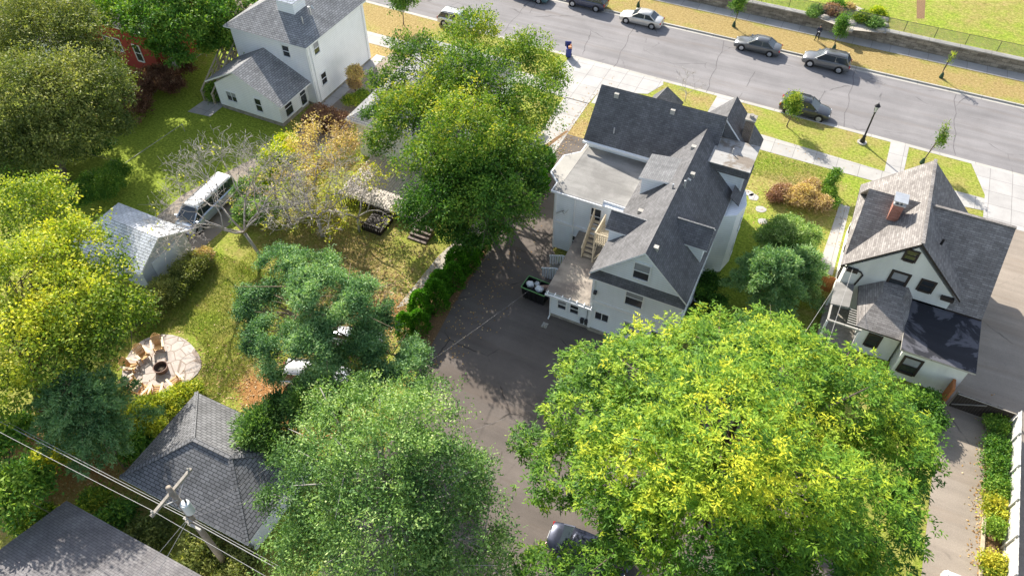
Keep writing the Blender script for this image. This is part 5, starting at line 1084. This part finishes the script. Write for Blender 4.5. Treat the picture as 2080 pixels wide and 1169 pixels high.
tree('honey_locust','huge yellow green honey locust filling the lower right','tree',(2.2,22.4,0),
  [lobe(1450,880,11,190),lobe(1290,760,9,105),lobe(1200,830,8,90),lobe(1440,710,9,95),lobe(1600,760,9.5,120),lobe(1730,820,9,110),lobe(1810,930,8,95),lobe(1760,1050,8,110),lobe(1620,1000,10,140),lobe(1300,950,9,135),lobe(1150,960,6,80),lobe(1430,1080,9,150),lobe(1290,1060,7,80),lobe(1700,1170,7,110),lobe(1540,680,7.5,55),lobe(1180,740,7,45),lobe(1080,900,5,40),lobe(1560,1190,7,120),lobe(1840,880,7,60),lobe(1200,1160,4.5,60),lobe(1090,1160,4,50)],
  'locust','bark',.5,nl=60,dens=10,per=15,L=.25,W=.075,spread=.46,flat=.5,mode='frond',tbase=.36,tvar=.30,top=.40,seed=13,inner=.5,ragged=.3,tleaf=.055,sub=0,thin=.22)
tree('silver_maple','broad grey green leafy tree at the bottom centre','tree',(-12.6,11.6,0),
  [lobe(780,930,11,140),lobe(690,850,9.5,80),lobe(850,840,9.5,78),lobe(900,960,9,100),lobe(640,990,8.5,75),lobe(930,1080,8,95),lobe(760,1080,9.5,130),lobe(620,1110,7,75),lobe(840,1180,7,105),lobe(600,930,7,50),lobe(975,1150,6,55),lobe(950,960,7,50),lobe(545,1010,5.5,26),lobe(1010,1090,5,28),lobe(870,790,7,34),lobe(740,790,7.5,36),lobe(640,840,7,30),lobe(960,1020,6,40)],
  'grey','bark_pale',.4,nl=46,dens=11,per=18,L=.165,W=.075,spread=.42,flat=.6,mode='leaf',tbase=.38,tvar=.34,top=.25,seed=14,inner=.35,ragged=.4,sub=0,thin=.33)
tree('blue_green_conifer','tall blue green conifer with bare brown inner boughs','tree',(-24.4,21.2,0),
  [lobe(575,545,7.5,55),lobe(640,590,9,70),lobe(700,610,8.5,68),lobe(755,620,7,46),lobe(530,600,6.5,46),lobe(560,690,6.5,58),lobe(640,700,7.5,66),lobe(720,700,6.5,66),lobe(800,740,5.5,66),lobe(850,725,4.5,38),lobe(830,770,3.5,40),lobe(740,790,3.5,40),lobe(520,670,5,32),lobe(600,520,7,32),lobe(560,760,4.5,36),lobe(700,750,5,55),lobe(500,630,5.5,24),lobe(770,660,6,34),lobe(660,530,7.5,28),lobe(640,770,4.5,40),lobe(510,710,4,22)],
  'spruce','bark_tan',.28,nl=60,htop=9.5,dens=7,per=20,L=.165,W=.07,spread=.33,flat=.45,mode='leaf',tbase=.38,tvar=.3,top=.35,seed=15,inner=.25,ragged=.42,thin=.52,sub=.45)
tree('conifer_bough','low silvery conifer beside the grey garage roof corner','tree',(-22.5,15.3,0),[lobe(525,872,3.5,38),lobe(560,905,3,32),lobe(640,820,4,55),lobe(575,830,3.5,30)],'grey','bark',.14,nl=10,dens=3.2,per=40,L=.22,W=.08,spread=.5,mode='needle',tbase=.42,seed=16)
tree('golden_tree','large golden yellow tree at the left edge','tree',(-39.6,10.6,0),
  [lobe(60,420,9,85),lobe(40,560,9.5,105),lobe(150,500,8.5,80),lobe(210,560,7.5,62),lobe(130,620,8.5,98),lobe(240,625,6.8,56),lobe(60,690,8.5,102),lobe(190,690,7.2,64),lobe(285,648,5.5,28),lobe(100,390,8.5,42),lobe(20,800,7,64)],
  'yellow','bark',.36,nl=40,dens=6.5,per=15,L=.2,W=.12,spread=.48,flat=.55,tbase=.30,tvar=.28,top=.5,seed=17,inner=.35,ragged=.3,sub=0,thin=.28)
tree('dull_olive_tree','dark dull olive tree filling the upper left corner','tree',(-56.5,28,0),
  [lobe(90,60,10,110),lobe(60,190,9.5,115),lobe(165,175,8.5,85),lobe(120,280,7,85),lobe(200,250,6,55),lobe(30,300,6.5,70),lobe(150,40,9,52),lobe(20,30,9,90),lobe(230,190,6.5,36),lobe(205,110,7.5,34),lobe(240,250,5,32)],
  'olive_dark','bark',.4,nl=26,dens=9,per=14,L=.23,W=.10,spread=.5,tbase=.42,tvar=.28,top=.3,seed=18,inner=.35,ragged=.28,sub=0,thin=.14)
tree('bright_green_tree','bright green tree in front of the red house','tree',(-58,44,0),
  [lobe(310,30,7.5,74),lobe(240,20,7.5,55),lobe(370,55,6.5,54),lobe(400,15,7,54),lobe(330,90,5.2,34),lobe(365,112,4.8,28),lobe(200,-20,8,55),lobe(455,10,6,38),lobe(330,-50,9,70)],
  'green','bark_pale',.3,nl=18,dens=6.5,per=14,L=.27,W=.14,spread=.5,tbase=.5,tvar=.3,top=.2,seed=19,inner=.3,ragged=.3,sub=0,thin=.2)
tree('green_tree','loose green tree behind the timber staircase of the white house','tree',(-58,53,0),[lobe(440,45,5,40),lobe(470,75,4,30),lobe(425,85,4,26),lobe(500,10,5,28)],'green','bark_pale',.18,nl=10,dens=1.2,per=30,L=.32,W=.15,tbase=.6,seed=20,thin=.15)
conifer('pine_tree','dark green pine with a bare leaning tan trunk left of the grey garage',cat='tree',base=at(255,950),h=7.2,r=2.9,mat='spruce',bark='bark_tan',r0=.15,nb=70,sp=26,L=.24,W=.06,tbase=.32,zlow=.45,shape=.35,lean=(-1.6,.9))
# autumn trees and bare trees around the deck
bare_tree('bare_tree','leafless grey branched tree spreading over the van',at(530,520),10.5,.15,5,'yellow',(-.5,.05),.012,6,nroot=6)
bare_tree('bare_tree','leafless tree with a few golden leaves in front of the deck',at(655,480),8.2,.17,9,'yellow',(-.1,.12),.08,6,nroot=5)
bare_tree('bare_tree','slender mostly leafless tree left of the deck',at(590,455),6.8,.12,21,'orange',(-.05,.1),.25,5)
bare_tree('bare_tree','thin twiggy tree with golden leaves just left of the lattice gate',at(730,470),6.2,.12,33,'yellow',(0,.1),.35,5)
tree('orange_tree','orange and pink autumn tree beside the white house','tree',at(640,395),[lobe(650,270,4.2,48),lobe(610,310,4.2,45),lobe(690,300,4,42),lobe(660,350,3.5,45),lobe(580,330,3.5,24),lobe(725,345,3,30),lobe(700,255,3.6,28),lobe(735,290,3.6,28)],'orange','bark_pale',.14,nl=50,dens=4,per=12,L=.2,W=.10,spread=.6,tbase=.5,tvar=.35,top=.1,seed=22,ragged=.3,thin=.42,sub=0,inner=.2)
tree('yellow_green_tree','small lime yellow tree right of the van','tree',at(560,400),[lobe(562,318,4.2,32),lobe(545,355,3.6,28),lobe(590,350,3.4,24),lobe(580,290,3.8,18)],'locust','bark_pale',.09,nl=10,dens=3,per=30,L=.22,W=.1,spread=.5,tbase=.62,seed=23,thin=.1)
shrub('rust_shrub','dark rust red shrub below the white house','shrub',at(660,250),[lobe(650,245,1.2,34),lobe(690,250,1.2,24)],'rust',tbase=.3,dens=6)
shrub('golden_shrub','golden yellow underbrush beneath the bare trees','shrub',at(640,440),[lobe(600,430,1.3,50),lobe(680,430,1.3,55),lobe(640,390,1.5,45),lobe(615,400,1,30)],'yellow',dens=5,per=10,tbase=.5,thin=.45,seed=5,sub=0,tvar=.35)
shrub('pale_green_shrub','pale green shrub mass beside the van','shrub',at(520,400),[lobe(510,390,1.2,30),lobe(500,430,1,26),lobe(540,430,1.1,30)],'grey',dens=5,tbase=.5,seed=6)
shrub('flowering_shrub','tall orange topped ornamental grass by the wall of the white house','shrub',at(722,185),[lobe(722,150,2.2,12,1.3),lobe(722,170,1.,10,1.3)],'orange',dens=12,seed=7)
shrub('palm_like_plant','spiky pale leaved plant beside the middle house','plant',at(715,215),[lobe(715,205,.8,14),lobe(735,195,.8,12)],'olive',dens=9,seed=8)
# hedge and undergrowth upper left
shrub('brown_hedge','brown twiggy hedge along the metal rail fence','hedge',at(300,195),[lobe(290,170,1.3,38),lobe(330,160,1.3,34),lobe(365,135,1.2,26),lobe(260,215,1.2,38),lobe(230,235,1,30),lobe(350,175,.9,22)],'rust',dens=3.2,per=30,tbase=.2,tvar=.2,seed=9,L=.2)
shrub('green_shrub','light green shrub beside the stair foot of the white house','shrub',at(440,205),[lobe(432,180,1,14),(at(440,200).x,at(440,200).y,.4,.8,.8,.5)],'green',dens=8,tbase=.7,seed=10)
shrub('undergrowth','dark green undergrowth under the dull olive tree','shrub',at(120,330),[lobe(90,330,1.2,40),lobe(160,300,1.2,36),lobe(30,360,1.2,40),lobe(200,290,1,26)],'green',dens=3,tbase=.2,seed=24)
shrub('sunlit_bush','sunlit green bush beyond the white garage','shrub',at(205,370),[lobe(200,375,1.6,42),lobe(230,350,1.2,26),lobe(170,395,1.4,28)],'green',dens=5,tbase=.5,seed=25)
shrub('garage_border','mixed brown and green border shrubs beside the wall of the white garage','shrub',at(360,560),[lobe(400,530,.7,26),lobe(370,560,.7,30),lobe(340,590,.7,30),lobe(310,610,.6,26),lobe(300,640,.6,24)],'olive_dark',dens=7,tbase=.45,seed=26,tvar=.35)
shrub('garage_border','small rusty shrub at the sunny end of the garage border','shrub',at(420,520),[lobe(415,520,.6,16),lobe(395,540,.5,12)],'orange',dens=8,seed=27,tbase=.2)
shrub('goldenrod_bed','yellow green flowering bed between the patio and the grey garage','shrub',at(330,830),[lobe(300,830,.8,26),lobe(340,820,.7,24),lobe(370,800,.6,20),lobe(310,870,.8,24),lobe(280,850,.8,22),lobe(395,790,.5,14)],'yellow',dens=8,tbase=.45,seed=28)
for i,(px_,py_,z,rp,mt,lb) in enumerate(((25,870,1.1,30,'green','leafy green shrub by the dark trunk at the left edge'),(140,860,1.4,38,'green','leafy shrub between the two left tree trunks'),(200,880,1.2,34,'olive','yellow green shrub below the pine tree'),(110,930,1.,36,'yellow','golden undergrowth patch above the brown roofed building'),(30,980,1.2,45,'green','green bush at the left edge above the brown roof'),(230,1050,1.0,34,'green','low shrub between the two garage roofs'),(190,1020,.9,28,'olive','small olive shrub touching the corner of the brown roof'),(300,1090,.8,38,'olive_dark','shaded weedy shrub in front of the pole'),(400,1130,.8,42,'olive_dark','shaded weeds around the foot of the utility pole'),(480,1160,.8,40,'olive_dark','shaded weeds right of the utility pole foot'),(270,910,1,30,'green','shrub under the left eave of the grey garage'),(60,1060,1.2,34,'olive','sunlit olive shrub at the lower left edge'))):
    shrub('bush',lb,'shrub',at(px_,py_),[lobe(px_,py_,z,rp),lobe(px_+rp*.6,py_-rp*.3,z*.8,rp*.6)],mt,dens=3.5,per=24,L=.2,W=.1,seed=30+i,tbase=.45,group='undergrowth around the left garages',thin=.1)
tree('left_trunk_tree','tall green tree with a thick dark trunk at the left edge','tree',at(45,1050),[lobe(15,900,5,48),lobe(10,1000,5,50),lobe(70,980,3.5,22)],'green','bark',.3,nl=8,dens=1.2,per=30,L=.26,W=.13,tbase=.5,seed=44,thin=.2)
# between the houses
shrub('silvery_bush','large silvery green bush between the grey house and the cream house','shrub',at(1600,500),[lobe(1600,470,2.4,40),lobe(1570,480,1.8,30),lobe(1640,480,1.6,26),lobe(1620,510,1.5,32)],'grey',dens=5,per=34,L=.16,W=.07,tbase=.6,seed=50,top=.3)
shrub('shaded_shrubs','dark green shrubs in the shade against the grey house','shrub',at(1440,590),[lobe(1440,570,1,22),lobe(1430,600,.9,22),lobe(1450,620,.9,24),lobe(1410,650,.8,24)],'green',dens=5,tbase=.3,seed=51)
conifer('dark_conifer','dark green conifer with a thin tan trunk between the two houses',cat='tree',base=at(1515,628),h=6.2,r=2.6,mat='spruce',bark='bark_tan',r0=.11,nb=60,sp=26,L=.24,W=.07,tbase=.35,zlow=.35,shape=.45,lean=(1.1,-.2))
conifer('low_spruce','spreading dark spruce behind the orange garden gate',cat='tree',base=at(1610,590),h=4.2,r=2.4,mat='spruce',bark='bark',r0=.10,nb=50,sp=28,L=.22,W=.07,tbase=.45,zlow=.1,shape=.7)
shrub('orange_shrub','orange and rust coloured shrub on the lawn between the houses','shrub',at(1640,415),[lobe(1630,395,.9,24),lobe(1660,410,.8,20),lobe(1610,400,.6,16),lobe(1650,380,.9,16)],'orange',dens=9,tbase=.35,seed=52,L=.14)
shrub('green_shrub','small bright green shrub right of the orange shrub','shrub',at(1682,405),[lobe(1680,390,.8,15),lobe(1690,410,.6,11)],'green',dens=12,tbase=.75,seed=53)
shrub('dry_grass_clump','dry brown ornamental grass clump left of the orange shrub','plant',at(1590,405),[lobe(1590,390,.5,16),lobe(1575,400,.4,12)],'rust',dens=9,tbase=.5,seed=54)
shrub('tall_weed','thin tall plant with large leaves on the lawn near the front steps','plant',at(1688,385),[lobe(1692,362,1.6,6),lobe(1700,350,1.9,6),lobe(1684,372,1.1,4)],'green',dens=10,per=8,seed=55)
shrub('corner_shrub','green shrub against the wall of the cream rear wing','shrub',at(1885,830),[lobe(1880,820,1,24),lobe(1895,850,.9,20),lobe(1860,800,.9,16)],'green',dens=6,tbase=.4,seed=56)
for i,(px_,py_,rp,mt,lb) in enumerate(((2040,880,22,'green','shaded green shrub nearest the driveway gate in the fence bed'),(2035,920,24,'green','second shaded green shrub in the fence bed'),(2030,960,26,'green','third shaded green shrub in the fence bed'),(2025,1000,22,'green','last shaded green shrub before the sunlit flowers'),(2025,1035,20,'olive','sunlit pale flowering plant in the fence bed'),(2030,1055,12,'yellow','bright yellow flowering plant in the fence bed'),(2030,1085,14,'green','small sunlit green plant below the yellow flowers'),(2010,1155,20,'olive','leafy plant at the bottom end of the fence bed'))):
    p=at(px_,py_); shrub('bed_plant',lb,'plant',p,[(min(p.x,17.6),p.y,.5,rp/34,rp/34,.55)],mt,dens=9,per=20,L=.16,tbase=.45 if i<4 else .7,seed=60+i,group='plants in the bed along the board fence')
# street trees
def street_tree(label,px_,py_,h,cr,mat,lean=(0,0),gator=True,seed=70,cz=.66,rz=.3,**kw):
    b=at(px_,py_); k=dict(dens=22,per=10,L=.15,W=.08,spread=.32,tbase=.5,seed=seed,sub=0,inner=.15,ragged=.5,thin=.22); k.update(kw)
    T=tree('street_tree',label,'tree',b,[(b.x+lean[0]+random.uniform(-.3,.3)*cr,b.y+lean[1]+random.uniform(-.3,.3)*cr,h*(cz+.06*q),cr*random.uniform(.55,.8),cr*random.uniform(.55,.8),h*rz*random.uniform(.55,.8)) for q in (-2.4,-1.2,0,1,2.4)],mat,'bark',.05,nl=14,htop=h*.9,group='young street trees on the boulevards',**k)
    if gator:
        mb=MB(); mb.tube([(0,0,0),(0,0,.15),(0,0,.5),(0,0,.62)],[.20,.21,.12,.06],9); mb.build('watering_bag',plain('dark_green_watering_bag',(.03,.07,.04),.6),T)
    return T
street_tree('young green tree with a watering bag left of the parked grey sedan',1490,54,4.3,.85,'green',seed=71)
street_tree('young green tree with a watering bag behind the parked grey SUV',1693,101,4.1,.85,'green',seed=72,tbase=.35)
street_tree('young yellow green tree in front of the charcoal SUV',1598,257,3.7,.85,'olive',gator=False,seed=73,tbase=.6,cz=.64)
street_tree('slim leaning sapling with pale green leaves above the cream house roof',1872,332,4.4,.38,'olive',lean=(.5,.1),seed=74,rz=.28,tbase=.6,dens=12,per=12)
street_tree('tiny sapling with a few yellow leaves and a watering bag at far right',1911,158,2.7,.22,'yellow',seed=75,cz=.85,rz=.1,per=7)
street_tree('young green street tree at the top edge behind the silver car',1296,14,3.6,.6,'green',seed=76)
street_tree('rounded green street tree in front of the white house',820,50,5.0,1.75,'green',gator=False,seed=77,tbase=.55,dens=9,per=16,L=.22,W=.11,spread=.4,cz=.68)
bare_tree('bare_sapling','bare young sapling on the small lawn patch in front of the grey house',at(1391,206),4.0,.035,4,None,(.02,0),0,3,nroot=3)
# park planting bed
bedg='plants in the stone edged park bed'
for i,(px_,py_,r,h,mt,lb) in enumerate(((1700,18,.75,.8,'green','dark green shrub at the back of the park planting bed'),(1722,20,.5,.6,'orange','orange flowering plant in the park planting bed'),(1690,28,.9,.8,'rust','brownish round shrub at the left of the park planting bed'),(1750,42,.85,.9,'olive','green grassy clump in the middle of the park planting bed'),(1782,30,.7,.7,'locust','lime yellow clump at the right of the park planting bed'),(1775,52,.8,.7,'grey','silvery shrub at the right end of the park planting bed'),(1660,22,.6,.4,'green','low green plant at the left end of the park planting bed'),(1650,30,.4,.3,'grey','small pale plant by the fence left of the planting bed'))):
    p=at(px_,py_,1.35); shrub('park_shrub',lb,'shrub',(p.x,p.y,1.32),[(p.x,p.y,1.32+h*.45,r,r,h*.6)],mt,dens=9,per=18,L=.2,group=bedg,seed=80+i)
for i,(px_,py_,s) in enumerate(((1668,24,.5),(1676,36,.45),(1712,42,.4),(1730,48,.5),(1768,40,.45),(1795,40,.5),(1798,52,.4),(1742,28,.4),(1788,62,.45),(1725,62,.4))):
    p=at(px_,py_,1.35); mb=MB(); blobmesh(mb,(0,0,0),s,i,.5); o=mb.build('boulder',M['gravel'],smooth=True); o.location=(p.x,p.y,1.4); tag(o,['boulder at the far left of the park bed by the low plant','boulder at the left front of the park bed below the brown shrub','boulder just right of the brownish round shrub','boulder between the brown shrub and the grassy clump','boulder left of the silvery shrub in the park bed','boulder at the right end behind the silvery shrub','boulder at the right end of the park bed in the middle','boulder behind the grassy clump in the park bed','lowest boulder at the right front corner of the park bed','boulder at the front middle of the park bed by the coping'][i],'boulder','boulders around the park planting bed')
sheet('park_bed_gravel',[at(1655,18,1.33)[:2],at(1665,38,1.33)[:2],at(1720,60,1.33)[:2],at(1800,68,1.33)[:2],at(1800,38,1.33)[:2],at(1730,8,1.33)[:2],at(1690,4,1.33)[:2]],1.327,'gravel')
sheet('worn_path',[at(1862,0,1.33)[:2],at(1880,0,1.33)[:2],at(1878,38,1.33)[:2],at(1862,38,1.33)[:2]],1.325,'soil')
# fallen leaves scattered over the yards and the car park (nobody could count them)
def litter(n,cells):
    P=[]
    for (px_,py_,sx,sy,w) in cells:
        p=at(px_,py_); k=int(n*w); P.append(np.stack([p.x+rng.normal(size=k)*sx,p.y+rng.normal(size=k)*sy,np.full(k,.03)],1))
    P=np.concatenate(P); P=P[P[:,1]<64]; m=len(P); T=np.concatenate([rng.normal(size=(m,2)),.15*rng.random((m,1))],1)
    V=leaves(P,T,np.tile([0,0,1.],(m,1))+rng.normal(size=(m,3))*.25,.10+.09*rng.random(m),.07+.05*rng.random(m))
    me=fast_mesh('fallen_leaves',V,4,[LF['litter']],rng.random(m)); o=bpy.data.objects.new('fallen_leaves',me); COL.objects.link(o); tag(o,'scattered orange and tan fallen leaves on lawns and paving','leaves',None,'stuff')
litter(9000,[(700,540,4,4,.16),(780,640,1.6,2.5,.16),(560,800,3,2,.10),(1060,400,.8,7,.05),(960,640,.9,5,.025),(1620,400,4,4,.06),(330,760,2,2,.05),(150,950,5,4,.15),(1150,280,.8,5,.03),(850,30,6,3,.02),(1995,1110,.5,3,.03),(1998,1010,.3,3,.02)])
# grass tufts on the sunny lawn
def tufts(n):
    A=[]
    for (px_,py_,sx,sy,w) in ((430,660,5,6,.55),(640,520,5,4,.2),(1600,330,5,3,.15),(1150,300,.8,6,.1)):
        p=at(px_,py_); k=int(n*w); A.append(np.stack([p.x+rng.uniform(-sx,sx,k),p.y+rng.uniform(-sy,sy,k),np.zeros(k)],1))
    P=np.concatenate(A); bad=((P[:,0]>-16.3)&(P[:,0]<-2)&(P[:,1]<50))|((P[:,0]>-29.6)&(P[:,0]<-20)&(P[:,1]<15.2))|((P[:,0]<-40)&(P[:,1]<27)&(P[:,1]>21))|((P[:,1]>58.2)&(P[:,1]<61))|((P[:,0]>-22.2)&(P[:,0]<-16.3))|(P[:,0]>4.5)|(((P[:,0]-pc.x)**2+(P[:,1]-pc.y)**2)<9)|(P[:,1]>64)
    P=P[~bad]; m=len(P); T=np.concatenate([rng.normal(size=(m,2))*.8,.5+rng.random((m,1))],1)
    V=leaves(P,T,rng.normal(size=(m,3)),.07+.09*rng.random(m),.02+.015*rng.random(m)); t=np.clip(.55+.25*noise3(P,.5,3)+.2*rng.normal(size=m),0,1)
    me=fast_mesh('grass_blades',V,4,[leafmat('lawn_blades',[(0,(.08,.17,.015)),(.5,(.20,.29,.04)),(1,(.48,.40,.13))],.3)],t); o=bpy.data.objects.new('grass_blades',me); COL.objects.link(o); tag(o,'short grass blades on the sunlit lawns','grass',None,'stuff')
tufts(90000)
